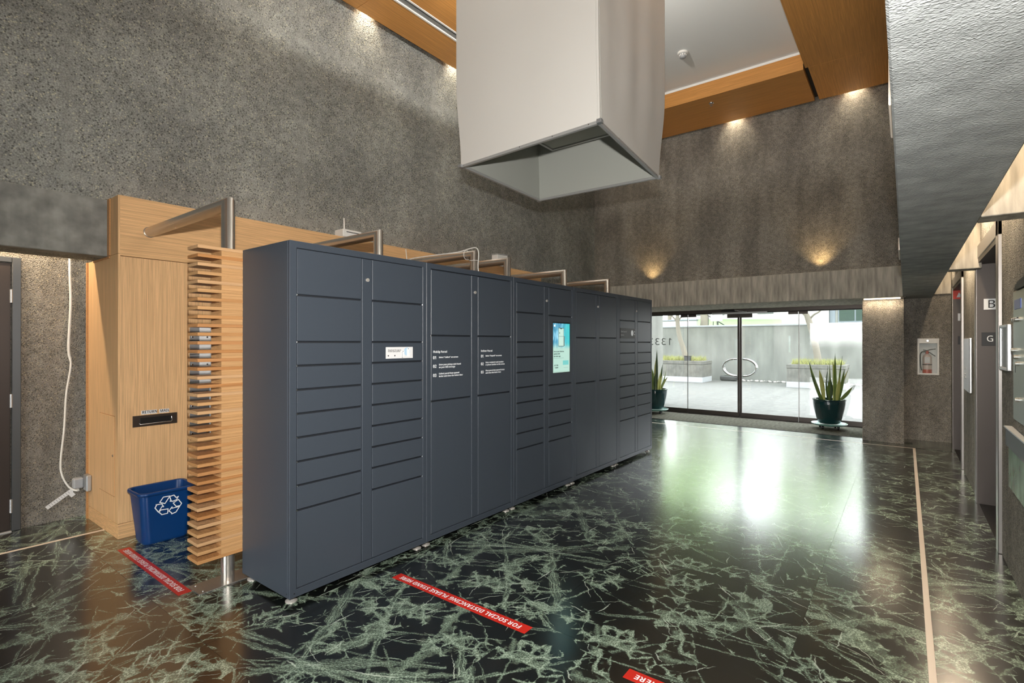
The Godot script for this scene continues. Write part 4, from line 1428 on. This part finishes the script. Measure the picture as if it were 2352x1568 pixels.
# ---------------------------------------------------------------- floor tapes
func floor_marks() -> void:
	var list := [[-4.669, -3.535, -1.262, -1.338, "red floor tape with white distancing words between the bin and steel base plate"],
		[-2.691, -1.612, -2.216, -2.293, "red floor tape with white distancing words in front of the nearest locker"],
		[-1.043, 0.04, -2.206, -2.284, "red floor tape with white words cut off by the bottom edge"]]
	for q in list:
		var t := thing("floor_tape", q[4], "tape", Vector3((q[0] + q[1]) * 0.5, 0, (q[2] + q[3]) * 0.5), "red distancing tapes on the floor")
		obj("strip", box(Vector3(q[0], 0.0003, q[2]), Vector3(q[1], 0.0013, q[3]), 0.0004), M["tape red"], t)
		var m := text("lettering", "FOR SOCIAL DISTANCING PLEASE STAND HERE", 0.034, Vector3.ZERO, Basis.IDENTITY, M["print white"], t)
		var w := m.mesh.get_aabb().size.x
		var k: float = (q[1] - q[0] - 0.10) / maxf(w, 0.01)
		m.transform = Transform3D(Basis(Vector3(-k, 0, 0), Vector3(0, 0, 1), Vector3(0, 0.5, 0)), Vector3(q[1] - 0.05, 0.0012, (q[2] + q[3]) * 0.5) - t.position)

# ---------------------------------------------------------------- things on the right-hand walls
func wall_fittings() -> void:
	# extinguisher cabinet
	var Z := -10.42
	var c := thing("extinguisher_cabinet", "white framed recessed fire extinguisher cabinet on the end wall", "cabinet", Vector3(0.282, 1.32, Z))
	var P: Material = M["white plastic"]
	obj("frame", box(Vector3(0.149, 1.040, Z + 0.016), Vector3(0.172, 1.612, Z - 0.01), 0.003), P, c)
	obj("frame", box(Vector3(0.392, 1.040, Z + 0.016), Vector3(0.415, 1.612, Z - 0.01), 0.003), P, c)
	obj("frame", box(Vector3(0.17, 1.535, Z + 0.016), Vector3(0.394, 1.612, Z - 0.01), 0.003), P, c)
	obj("frame", box(Vector3(0.17, 1.040, Z + 0.016), Vector3(0.394, 1.064, Z - 0.01), 0.003), P, c)
	obj("latch", cyl(ST(), Vector3(0.275, 1.575, Z + 0.014), Vector3(0.275, 1.575, Z + 0.024), 0.013, 16), M["chrome"], c)
	obj("lining", box(Vector3(0.163, 1.052, Z - 0.16), Vector3(0.402, 1.60, Z - 0.15)), M["white paint"], c)
	var s := ST()
	bx(s, Vector3(0.163, 1.052, Z), Vector3(0.166, 1.60, Z - 0.155))
	bx(s, Vector3(0.399, 1.052, Z), Vector3(0.402, 1.60, Z - 0.155))
	bx(s, Vector3(0.163, 1.052, Z), Vector3(0.402, 1.056, Z - 0.155))
	bx(s, Vector3(0.163, 1.596, Z), Vector3(0.402, 1.60, Z - 0.155))
	obj("side_lining", s, M["white paint"], c)
	obj("pane", box(Vector3(0.17, 1.062, Z + 0.002), Vector3(0.394, 1.537, Z + 0.006)), M["pane"], c)
	var e := Vector3(0.272, 1.057, Z - 0.075)
	var x := thing("fire_extinguisher", "pale fire extinguisher with red base and black lever inside the cabinet", "extinguisher", e)
	obj("cylinder", lathe(ST(), e, [[0.0, 0.0], [0.056, 0.0], [0.058, 0.012], [0.058, 0.25], [0.05, 0.285], [0.03, 0.305], [0.018, 0.312], [0.018, 0.33], [0.0, 0.33]]), M["extinguisher shell"], x)
	obj("base_band", lathe(ST(), e, [[0.0585, 0.004], [0.0592, 0.006], [0.0592, 0.062], [0.0585, 0.064]]), M["extinguisher red"], x)
	obj("neck", lathe(ST(), e, [[0.02, 0.305], [0.021, 0.345], [0.012, 0.36], [0.0, 0.36]]), M["extinguisher red"], x)
	obj("lever", tube(ST(), [e + Vector3(-0.05, 0.372, 0.01), e + Vector3(0.0, 0.362, 0.0), e + Vector3(0.035, 0.378, 0.0), e + Vector3(0.105, 0.39, 0.0)], [0.006, 0.008, 0.007, 0.006], 8), M["black plastic"], x)
	obj("lever", tube(ST(), [e + Vector3(0.0, 0.35, 0.0), e + Vector3(0.04, 0.325, 0.01), e + Vector3(0.10, 0.272, 0.02)], [0.008, 0.007, 0.006], 8), M["black plastic"], x)
	obj("hose", tube(ST(), smooth_path([e + Vector3(-0.02, 0.345, 0.0), e + Vector3(-0.065, 0.34, 0.02), e + Vector3(-0.085, 0.30, 0.03), e + Vector3(-0.086, 0.2, 0.03), e + Vector3(-0.08, 0.1, 0.03), e + Vector3(-0.07, 0.05, 0.03)], 5), 0.008, 8), M["black plastic"], x)
	obj("bracket", lathe(ST(), e, [[0.0592, 0.135], [0.0602, 0.137], [0.0602, 0.148], [0.0592, 0.15]]), M["black plastic"], x)
	obj("label", bx(ST(), e + Vector3(-0.034, 0.16, 0.052), e + Vector3(0.034, 0.262, 0.0605), 0.002), M["paper"], x)
	obj("label_line", bx(ST(), e + Vector3(-0.030, 0.150, 0.0595), e + Vector3(0.030, 0.156, 0.062)), M["extinguisher red"], x)
	# hall call plate between the elevators
	var t := thing("call_button_plate", "tall brushed steel call button plate between the two elevators", "panel", Vector3(0.56, 1.3, -7.6))
	obj("plate", box(Vector3(0.5595, 1.008, -7.28), Vector3(0.535, 1.595, -7.95), 0.006), M["aluminium"], t)
	for y in [1.16, 1.20, 1.26]:
		obj("button", cyl(ST(), Vector3(0.536, y, -7.7), Vector3(0.528, y, -7.7), 0.014, 14), M["chrome"], t)
	# framed holder on the near side of elevator B
	t = thing("notice_frame", "silver framed dark notice holder right of elevator B", "frame", Vector3(0.555, 1.515, -4.92))
	for q in [[1.358, 1.672, -4.72, -4.742], [1.358, 1.672, -5.06, -5.082]]:
		obj("frame_bar", box(Vector3(0.5595, q[0], q[2]), Vector3(0.535, q[1], q[3]), 0.004), M["aluminium"], t)
	for q in [[1.358, 1.378], [1.652, 1.672]]:
		obj("frame_bar", box(Vector3(0.5595, q[0], -4.72), Vector3(0.535, q[1], -5.082), 0.004), M["aluminium"], t)
	obj("sheet", box(Vector3(0.5595, 1.376, -4.74), Vector3(0.546, 1.654, -5.062)), M["bronze metal"], t)
	# control panel
	t = thing("control_panel", "greenish steel elevator control panel with knobs and a blue display at right edge", "panel", Vector3(0.555, 1.47, -4.3))
	obj("plate", box(Vector3(0.5595, 1.06, -4.575), Vector3(0.548, 1.87, -3.95), 0.003), M["panel steel"], t)
	obj("dark_arch", lathe_half(Vector3(0.5595, 1.875, -4.12), 0.36, 0.02), M["dark metal"], t)  # dark half-round shape above the panel
	obj("display", box(Vector3(0.549, 1.755, -4.50), Vector3(0.544, 1.815, -4.28), 0.001), M["display blue"], t)
	for q in [[1.69, -4.50], [1.69, -4.43], [1.69, -4.36], [1.50, -4.50], [1.46, -4.40], [1.42, -4.35], [1.20, -4.36]]:
		obj("knob", lathe_x(Vector3(0.548, q[0], q[1]), 0.014, 0.02), M["chrome"], t)
	obj("key_slot", box(Vector3(0.549, 1.36, -4.50), Vector3(0.5465, 1.42, -4.492)), M["ink"], t)
	# marble panel with a dark ledge under it
	t = thing("marble_ledge", "pale green marble panel with a dark metal ledge below the control panel", "ledge", Vector3(0.555, 0.8, -4.3))
	obj("stone_panel", box(Vector3(0.5595, 0.607, -4.655), Vector3(0.535, 0.872, -3.9), 0.004), M["green marble"], t)
	obj("ledge", box(Vector3(0.5595, 0.872, -4.70), Vector3(0.525, 0.990, -3.9), 0.003), M["dark metal"], t)
	obj("ledge_lip", box(Vector3(0.5595, 0.988, -4.712), Vector3(0.518, 0.998, -3.9), 0.002), M["aluminium"], t)
	# small cover plates on the big beam
	t = thing("beam_cover_plate", "small pinkish cover plate on the edge of the big concrete beam, upper one", "cover plate", Vector3(-0.035, 2.36, -2.15))
	obj("plate", box(Vector3(-0.033, 2.29, -1.99), Vector3(-0.042, 2.44, -2.32), 0.003), M["trim stone"], t)
	t = thing("beam_cover_plate", "small pale cover plate on the edge of the big concrete beam near the lintel", "cover plate", Vector3(-0.035, 2.33, -5.3))
	obj("plate", box(Vector3(-0.033, 2.28, -5.1), Vector3(-0.045, 2.38, -5.7), 0.003), M["trim stone"], t)

func lathe_x(at: Vector3, r: float, h: float) -> SurfaceTool:
	return tube(ST(), [at, at + Vector3(-h * 0.7, 0, 0), at + Vector3(-h, 0, 0)], [r, r, r * 0.6], 14)

func lathe_half(at: Vector3, r: float, depth: float) -> SurfaceTool:
	var s := ST()
	var pts := []
	for i in 17:
		var a := PI * i / 16.0
		pts.append(at + Vector3(0, sin(a) * 0.055, cos(a) * r))
	var front := []
	for p in pts: front.append(p - Vector3(depth, 0, 0))
	face(s, front, Vector3(-1, 0, 0))
	for i in 16:
		face(s, [pts[i], pts[i + 1], front[i + 1], front[i]], (pts[i] + pts[i + 1]) * 0.5 - at)
	face(s, [pts[0], pts[16], front[16], front[0]], Vector3.DOWN)
	return s

# ---------------------------------------------------------------- potted snake plants
func blade(base: Vector3, tip: Vector3, width: float, bow: Vector3, face_dir: Vector3) -> SurfaceTool:
	var s := ST()
	var n := 10
	var L := []
	for i in n + 1:
		var f := float(i) / n
		var c := base.lerp(tip, f) + bow * sin(f * PI) + (tip - base) * 0.0
		var w := width * 0.5 * (0.62 + 0.75 * sin(f * PI * 0.86)) * (1.0 - pow(f, 5.0))
		if i == n: w = 0.0004
		var d := (tip - base).normalized()
		var side := d.cross(face_dir).normalized()
		var tw := Basis(d, 0.5 * (f - 0.3))
		side = tw * side
		var o := side.cross(d).normalized()
		L.append([c - side * w, c + o * w * 0.28, c + side * w, c - o * 0.004, o, side])
	for i in n:
		var a: Array = L[i]
		var b: Array = L[i + 1]
		var o: Vector3 = a[4]
		var sd: Vector3 = a[5]
		quad_n(s, [[a[0], (o - sd * 0.5).normalized()], [a[1], o], [b[1], o], [b[0], (o - sd * 0.5).normalized()]])
		quad_n(s, [[a[1], o], [a[2], (o + sd * 0.5).normalized()], [b[2], (o + sd * 0.5).normalized()], [b[1], o]])
		quad_n(s, [[a[2], -o], [a[3], -o], [b[3], -o], [b[2], -o]])
		quad_n(s, [[a[3], -o], [a[0], -o], [b[0], -o], [b[3], -o]])
	return s

func plants() -> void:
	var R := Vector3(0.7943, 0, -0.6075)
	var D := Vector3(-0.6075, 0, -0.7943)
	var right := [[-0.10, -0.296, 1.23, 0.055], [-0.11, -0.27, 1.0, 0.04], [-0.12, -0.305, 0.90, 0.04], [-0.08, -0.16, 1.06, 0.06], [-0.05, -0.085, 1.24, 0.055], [0.0, 0.01, 1.12, 0.065], [0.10, 0.10, 1.355, 0.05], [0.13, 0.156, 1.21, 0.055], [0.14, 0.20, 1.31, 0.03], [0.06, 0.055, 1.02, 0.05], [0.12, 0.195, 1.08, 0.05], [0.13, 0.33, 1.10, 0.045], [0.13, 0.36, 0.76, 0.05], [-0.03, -0.05, 0.92, 0.05], [0.04, 0.02, 0.88, 0.05], [0.09, 0.11, 0.95, 0.055], [-0.08, -0.11, 0.90, 0.05]]
	var left := [[0.02, 0.0, 1.40, 0.045], [-0.06, -0.10, 1.15, 0.05], [0.05, 0.07, 1.20, 0.05], [0.08, 0.16, 1.08, 0.05], [0.10, 0.22, 0.92, 0.045], [0.12, 0.27, 0.80, 0.04], [-0.10, -0.2, 1.1, 0.05], [-0.02, -0.04, 1.0, 0.055], [0.04, 0.10, 0.95, 0.05], [0.0, 0.03, 0.88, 0.055], [-0.08, -0.12, 0.92, 0.05], [0.09, 0.13, 0.86, 0.05]]
	for k in 2:
		var at := Vector3(-1.09, 0.006, -10.78) if k == 0 else Vector3(-4.36, 0.006, -10.86)
		var t := thing("potted_snake_plant", ["snake plant in a dark glazed pot right of the glass doors beside the pier", "snake plant in a dark glazed pot partly hidden by the far locker end"][k], "plant", at, "snake plants in glazed pots")
		obj("pot", lathe(ST(), at, [[0.0, 0.10], [0.150, 0.10], [0.172, 0.112], [0.205, 0.22], [0.236, 0.36], [0.250, 0.45], [0.252, 0.50], [0.262, 0.515], [0.262, 0.53], [0.240, 0.533], [0.232, 0.50], [0.225, 0.47], [0.0, 0.47]], 36), M["glazed ceramic"], t)
		obj("soil", lathe(ST(), at, [[0.228, 0.474], [0.1, 0.486], [0.0, 0.49]], 24), M["soil"], t)
		obj("saucer", lathe(ST(), at, [[0.0, 0.062], [0.22, 0.062], [0.27, 0.078], [0.285, 0.10], [0.278, 0.104], [0.255, 0.086], [0.2, 0.078], [0.0, 0.078]], 32), M["saucer glaze"], t)
		for j in 4:
			var a := TAU * j / 4.0 + 0.5
			var c := at + Vector3(cos(a) * 0.17, 0.03, sin(a) * 0.17)
			obj("caster", tube(ST(), [c + Vector3(-0.014, 0, 0), c + Vector3(0.014, 0, 0)], 0.03, 14), M["black plastic"], t)
			obj("caster_fork", box(c + Vector3(-0.02, 0.0, -0.012), c + Vector3(0.02, 0.036, 0.012), 0.003), M["dark metal"], t)
		var list: Array = right if k == 0 else left
		for j in list.size():
			var q: Array = list[j]
			var dz := rng.randf_range(-0.12, 0.12)
			var base: Vector3 = at + R * q[0] + D * dz * 0.8 + Vector3(0, 0.478, 0)
			var tip: Vector3 = at + R * q[1] + D * dz * 1.5
			tip.y = q[2]
			var bow: Vector3 = R * (0.025 * sin(j * 2.1)) + D * 0.02 * cos(j * 1.3)
			var leaf := obj("leaf", blade(base, tip, q[3] * 0.92, bow, -D.rotated(Vector3.UP, rng.randf_range(-0.6, 0.6))), M[["blade green", "blade dark", "blade green", "blade yellow"][j % 4] if k == 0 else ["blade dark", "blade green", "blade yellow"][j % 3]], t)

# ---------------------------------------------------------------- the forecourt outside
func trunk(s: SurfaceTool, pts: Array, r: Array) -> void:
	tube(s, smooth_path(pts, 5), radii(r, (pts.size() - 1) * 5 + 1), 12)

func radii(r: Array, n: int) -> Array:
	var out := []
	for i in n:
		var f := float(i) / (n - 1) * (r.size() - 1)
		var k := mini(int(f), r.size() - 2)
		out.append(lerpf(r[k], r[k + 1], f - k))
	return out

func tufts(parent: Node3D, lo: Vector3, hi: Vector3, count: int, tall: float, m: Material) -> void:
	var s := ST()
	for i in count:
		var p := Vector3(rng.randf_range(lo.x, hi.x), lo.y, rng.randf_range(lo.z, hi.z))
		var h := tall * rng.randf_range(0.4, 1.0)
		var a := rng.randf() * TAU
		var d := Vector3(cos(a), 0, sin(a))
		var tip := p + Vector3(rng.randfn(0, 0.35), 1.0, rng.randfn(0, 0.35)).normalized() * h
		face(s, [p - d * 0.012, p + d * 0.012, tip], d.cross(Vector3.UP))
	var o := obj("foliage", s, m, parent)
	o.set_meta("kind", "stuff")

func crown(parent: Node3D, centers: Array, count: int, size: float) -> void:
	var mm := MultiMesh.new()
	mm.transform_format = MultiMesh.TRANSFORM_3D
	var s := ST()
	face(s, [Vector3(-0.5, 0, 0), Vector3(-0.1, 0.28, 0.06), Vector3(0.5, 0, 0), Vector3(-0.1, -0.28, 0.06)], Vector3(0, 0, 1))
	mm.mesh = s.commit()
	mm.instance_count = count
	for i in count:
		var c: Array = centers[i % centers.size()]
		var v: Vector3 = Vector3(rng.randfn(), rng.randfn() * 0.7, rng.randfn()).normalized() * pow(rng.randf(), 0.45) * c[1]
		var b := Basis.from_euler(Vector3(rng.randf() * TAU, rng.randf() * TAU, rng.randf() * TAU)).scaled(Vector3.ONE * size * rng.randf_range(0.7, 1.3))
		mm.set_instance_transform(i, Transform3D(b, c[0] + v - parent.position))
	var o := MultiMeshInstance3D.new()
	o.name = "foliage"
	o.multimesh = mm
	o.material_override = M["leaf"]
	o.set_meta("kind", "stuff")
	parent.add_child(o, true)

func outside() -> void:
	struct("floor_forecourt", box(Vector3(-30, -0.3, -11.46), Vector3(20, -0.01, -60)), M["paving"], "pale exposed paving of the forecourt outside")
	var w := struct("wall_forecourt", box(Vector3(-30, -0.02, -22.4), Vector3(20, 2.2, -22.65)), M["courtyard concrete"], "long grey concrete retaining wall across the forecourt")
	obj("coping", box(Vector3(-30, 2.2, -22.36), Vector3(20, 2.27, -22.69), 0.01), M["planter paint"], w)  # paler than the wall: light on the cap put into its colour
	struct("floor_terrace", box(Vector3(-30, -0.1, -22.66), Vector3(20, 1.9, -60)), M["lawn"], "raised ground behind the retaining wall")
	struct("wall_fin", box(Vector3(-6.6, -0.02, -11.6), Vector3(-5.0, 2.9, -13.0), 0.02), M["courtyard concrete"], "pale concrete fin wall outside the left sidelight")
	struct("wall_unseen_facade", box(Vector3(-8, 2.9, -11.5), Vector3(3, 6.1, -12.0)), M["courtyard concrete"], "unseen concrete facade above the entrance outside, keeping sky light out")  # out of view, stops sky light coming in above the entrance
	# planters with trees
	var pl := [[-8.6, -6.25, -20.3, -21.5, 0.82, "long grey concrete planter box with yellow grass seen through the left doors"], [-3.29, -1.56, -20.03, -21.4, 0.79, "grey concrete planter box with yellow grass behind the right potted plant"]]
	for k in 2:
		var q: Array = pl[k]
		var h: float = q[4]
		var t := thing("concrete_planter", q[5], "planter", Vector3((q[0] + q[1]) * 0.5, 0, (q[2] + q[3]) * 0.5), "planters in the forecourt")
		obj("box", box(Vector3(q[0], -0.01, q[2]), Vector3(q[1], h - 0.14, q[3]), 0.01), M["planter concrete"], t)
		obj("cap", box(Vector3(q[0] - 0.012, h - 0.135, q[2] + 0.012), Vector3(q[1] + 0.012, h, q[3] - 0.012), 0.012), M["planter concrete"], t)
		obj("painted_base", box(Vector3(q[0] - 0.006, -0.01, q[2] + 0.006), Vector3(q[1] + 0.006, 0.19, q[3] - 0.006), 0.004), M["planter paint"], t)
		obj("soil", box(Vector3(q[0] + 0.1, h - 0.02, q[2] - 0.1), Vector3(q[1] - 0.1, h + 0.004, q[3] + 0.1)), M["soil"], t)
		tufts(t, Vector3(q[0] + 0.12, h, q[2] - 0.12), Vector3(q[1] - 0.12, h, q[3] + 0.12), 900, 0.26, M["dry grass"])
		var tr := thing("young_tree", ["slim pale tree leaning left out of the left planter", "slim pale tree rising from the right planter behind the snake plant"][k], "tree", Vector3(-7.03 if k == 0 else -2.42, h, -20.8), "trees in the forecourt planters")
		var s := ST()
		if k == 0:
			trunk(s, [Vector3(-7.03, h - 0.01, -20.8), Vector3(-7.16, 1.3, -20.8), Vector3(-7.33, 1.85, -20.8), Vector3(-7.40, 2.5, -20.8), Vector3(-7.36, 3.4, -20.8), Vector3(-7.5, 4.6, -20.8)], [0.12, 0.10, 0.09, 0.08, 0.05, 0.02])
			trunk(s, [Vector3(-7.41, 2.40, -20.8), Vector3(-7.62, 2.65, -20.7), Vector3(-7.95, 2.85, -20.7), Vector3(-8.4, 3.3, -20.7)], [0.045, 0.035, 0.03, 0.012])
			trunk(s, [Vector3(-7.40, 2.40, -20.8), Vector3(-7.25, 2.62, -20.9), Vector3(-7.0, 2.9, -20.9), Vector3(-6.6, 3.7, -20.9)], [0.045, 0.035, 0.03, 0.012])
		else:
			trunk(s, [Vector3(-2.42, h - 0.01, -20.8), Vector3(-2.47, 1.2, -20.8), Vector3(-2.58, 1.8, -20.8), Vector3(-2.72, 2.34, -20.8), Vector3(-2.85, 2.75, -20.8), Vector3(-3.1, 3.9, -20.8), Vector3(-3.0, 5.0, -20.8)], [0.12, 0.11, 0.10, 0.10, 0.07, 0.04, 0.02])
			trunk(s, [Vector3(-2.70, 2.36, -20.8), Vector3(-2.55, 2.52, -20.75), Vector3(-2.30, 2.72, -20.7), Vector3(-1.8, 3.6, -20.7)], [0.04, 0.03, 0.025, 0.01])
			trunk(s, [Vector3(-2.76, 2.45, -20.8), Vector3(-2.95, 2.62, -20.8), Vector3(-3.15, 2.75, -20.8), Vector3(-3.7, 3.6, -20.8)], [0.04, 0.03, 0.02, 0.01])
		obj("trunk", s, M["bark"], tr)
		var cx := -7.4 if k == 0 else -2.8
		crown(tr, [[Vector3(cx, 4.6, -20.8), 1.5], [Vector3(cx - 0.9, 3.9, -20.5), 1.0], [Vector3(cx + 0.9, 4.0, -21.0), 1.0], [Vector3(cx, 5.6, -20.8), 1.1]], 2600, 0.17)  # crown out of view, greens the floor reflection and dapples the paving
	# irrigation box and utility lid
	var b := thing("utility_box", "small black box sitting in the left planter beside the trunk", "box", Vector3(-6.86, 0.82, -20.42))
	obj("case", box(Vector3(-6.98, 0.80, -20.36), Vector3(-6.74, 1.0, -20.5), 0.01), M["black plastic"], b)
	obj("lid", box(Vector3(-6.99, 1.0, -20.35), Vector3(-6.73, 1.02, -20.51), 0.005), M["dark metal"], b)
	b = thing("ground_lamp", "low black ground lamp on the pavement beside the left planter", "lamp", Vector3(-5.6, 0, -21.9))
	obj("housing", box(Vector3(-6.0, 0.0, -21.72), Vector3(-5.36, 0.20, -22.05), 0.05), M["black plastic"], b)
	obj("lens", box(Vector3(-5.86, 0.195, -21.78), Vector3(-5.5, 0.22, -21.98), 0.01), M["house glass"], b)
	# pebbles along the wall foot
	for k in 56:
		var r := rng.randf_range(0.05, 0.072)
		var px := lerpf(-5.3, -0.9, k / 55.0)
		var pz := -22.05 - 0.16 * (k % 2) + rng.randf_range(-0.01, 0.01)
		var p := thing("pebble", "rounded grey pebble in the row along the foot of the forecourt wall", "stone", Vector3(px, 0, pz), "pebbles along the wall foot")
		var s := ST()
		lathe(s, Vector3(px, -0.01, pz), [[r * 0.8, 0.0], [r, r * 0.35], [r * 0.75, r * 0.8], [r * 0.3, r * 1.02], [0.0, r * 1.05]], 9)
		obj("stone", s, M["pebble" if k % 3 else "pebble dark"], p)
	# what stands beyond the wall
	var h := thing("white_house", "white rendered house with a wide window beyond the wall at right", "building", Vector3(-3.5, 1.9, -33))
	obj("wall", box(Vector3(-5.51, 1.9, -32), Vector3(-3.25, 7.5, -37), 0.02), M["house white"], h)
	obj("side_wall", box(Vector3(-3.25, 1.9, -32.4), Vector3(1.5, 7.5, -37), 0.02), M["house white"], h)
	obj("downpipe", box(Vector3(-3.24, 1.9, -32.2), Vector3(-2.98, 7.5, -32.4), 0.02), M["house grey"], h)
	var wn := obj("window", box(Vector3(-2.86, 2.30, -32.30), Vector3(-1.30, 3.9, -32.42), 0.01), M["house grey"], h)
	obj("pane", box(Vector3(-2.80, 2.68, -32.28), Vector3(-2.12, 3.84, -32.32)), M["house glass"], wn)
	obj("pane", box(Vector3(-2.06, 2.68, -32.28), Vector3(-1.36, 3.84, -32.32)), M["house glass"], wn)
	obj("panel", box(Vector3(-2.82, 2.34, -32.28), Vector3(-1.36, 2.60, -32.32)), M["house glass"], wn)
	h = thing("grey_house", "distant pale house with dark window bands above the grass slope", "building", Vector3(-9, 3.0, -46))
	obj("wall", box(Vector3(-16, 1.9, -46), Vector3(-8.0, 9.0, -50), 0.02), M["house white"], h)
	for k in 4:
		obj("window", box(Vector3(-15.4 + 1.9 * k, 3.9, -45.96), Vector3(-14.2 + 1.9 * k, 5.0, -46.1), 0.01), M["house glass"], h)
	var g := thing("grass_slope", "sunlit green grass slope beyond the forecourt wall", "lawn", Vector3(-7, 1.9, -36))
	var gs := ST()
	face(gs, [Vector3(-9.0, 1.9, -29), Vector3(-5.6, 1.9, -29), Vector3(-5.6, 3.3, -45), Vector3(-16.0, 3.6, -45)], Vector3.UP)
	face(gs, [Vector3(-9.0, 1.9, -29), Vector3(-16.0, 3.6, -45), Vector3(-16.0, 1.8, -45)], Vector3.LEFT)
	face(gs, [Vector3(-5.6, 1.9, -29), Vector3(-5.6, 3.3, -45), Vector3(-5.6, 1.8, -45)], Vector3.RIGHT)
	obj("turf", gs, M["lawn"], g)
	tufts(g, Vector3(-8.6, 2.0, -33), Vector3(-5.7, 2.0, -29.5), 1500, 0.5, M["grass"])
	var wt := thing("garden_wall", "low white garden wall beyond the forecourt at left", "wall", Vector3(-12, 1.9, -31))
	obj("wall", box(Vector3(-18, 1.9, -31), Vector3(-9.9, 2.85, -31.3), 0.02), M["house white"], wt)
	obj("coping", box(Vector3(-18, 2.85, -30.96), Vector3(-9.88, 2.93, -31.34), 0.02), M["house grey"], wt)
	for q in [[-11.9, "dark tree trunk behind the left glass pane beyond the wall", 0.14], [-9.75, "thick mossy tree trunk beyond the wall left of the door stile", 0.26]]:
		var tr := thing("street_tree", q[1], "tree", Vector3(q[0], 1.9, -32))
		var s := ST()
		trunk(s, [Vector3(q[0], 1.85, -31.9), Vector3(q[0] + 0.05, 3.2, -31.9), Vector3(q[0] - 0.1, 5.5, -31.9)], [q[2], q[2] * 0.9, q[2] * 0.6])
		obj("trunk", s, M["bark"], tr)
		crown(tr, [[Vector3(q[0], 7.0, -31.9), 2.2], [Vector3(q[0] - 1.4, 6.4, -31.5), 1.5], [Vector3(q[0] + 1.4, 6.4, -32.5), 1.5]], 2600, 0.3)
	# stair rail and posts
	var rl := thing("stair_rail", "thin dark stair railing beyond the wall left of the doors", "railing", Vector3(-8.6, 1.9, -31))
	obj("rail", tube(ST(), [Vector3(-9.25, 3.15, -31), Vector3(-8.0, 2.35, -31)], 0.03, 8), M["dark metal"], rl)
	for k in 5:
		var x := -9.2 + 0.28 * k
		obj("post", cyl(ST(), Vector3(x, 1.9, -31), Vector3(x, 3.12 - 0.18 * k, -31), 0.022, 8), M["dark metal"], rl)
	var sg := thing("white_sign_board", "white sign board on a dark post beyond the wall", "sign", Vector3(-8.7, 1.9, -30.5))
	obj("board", box(Vector3(-8.9, 2.75, -30.4), Vector3(-8.25, 3.2, -30.45), 0.01), M["house white"], sg)
	obj("post", cyl(ST(), Vector3(-8.55, 1.9, -30.48), Vector3(-8.55, 2.8, -30.48), 0.03, 8), M["dark metal"], sg)
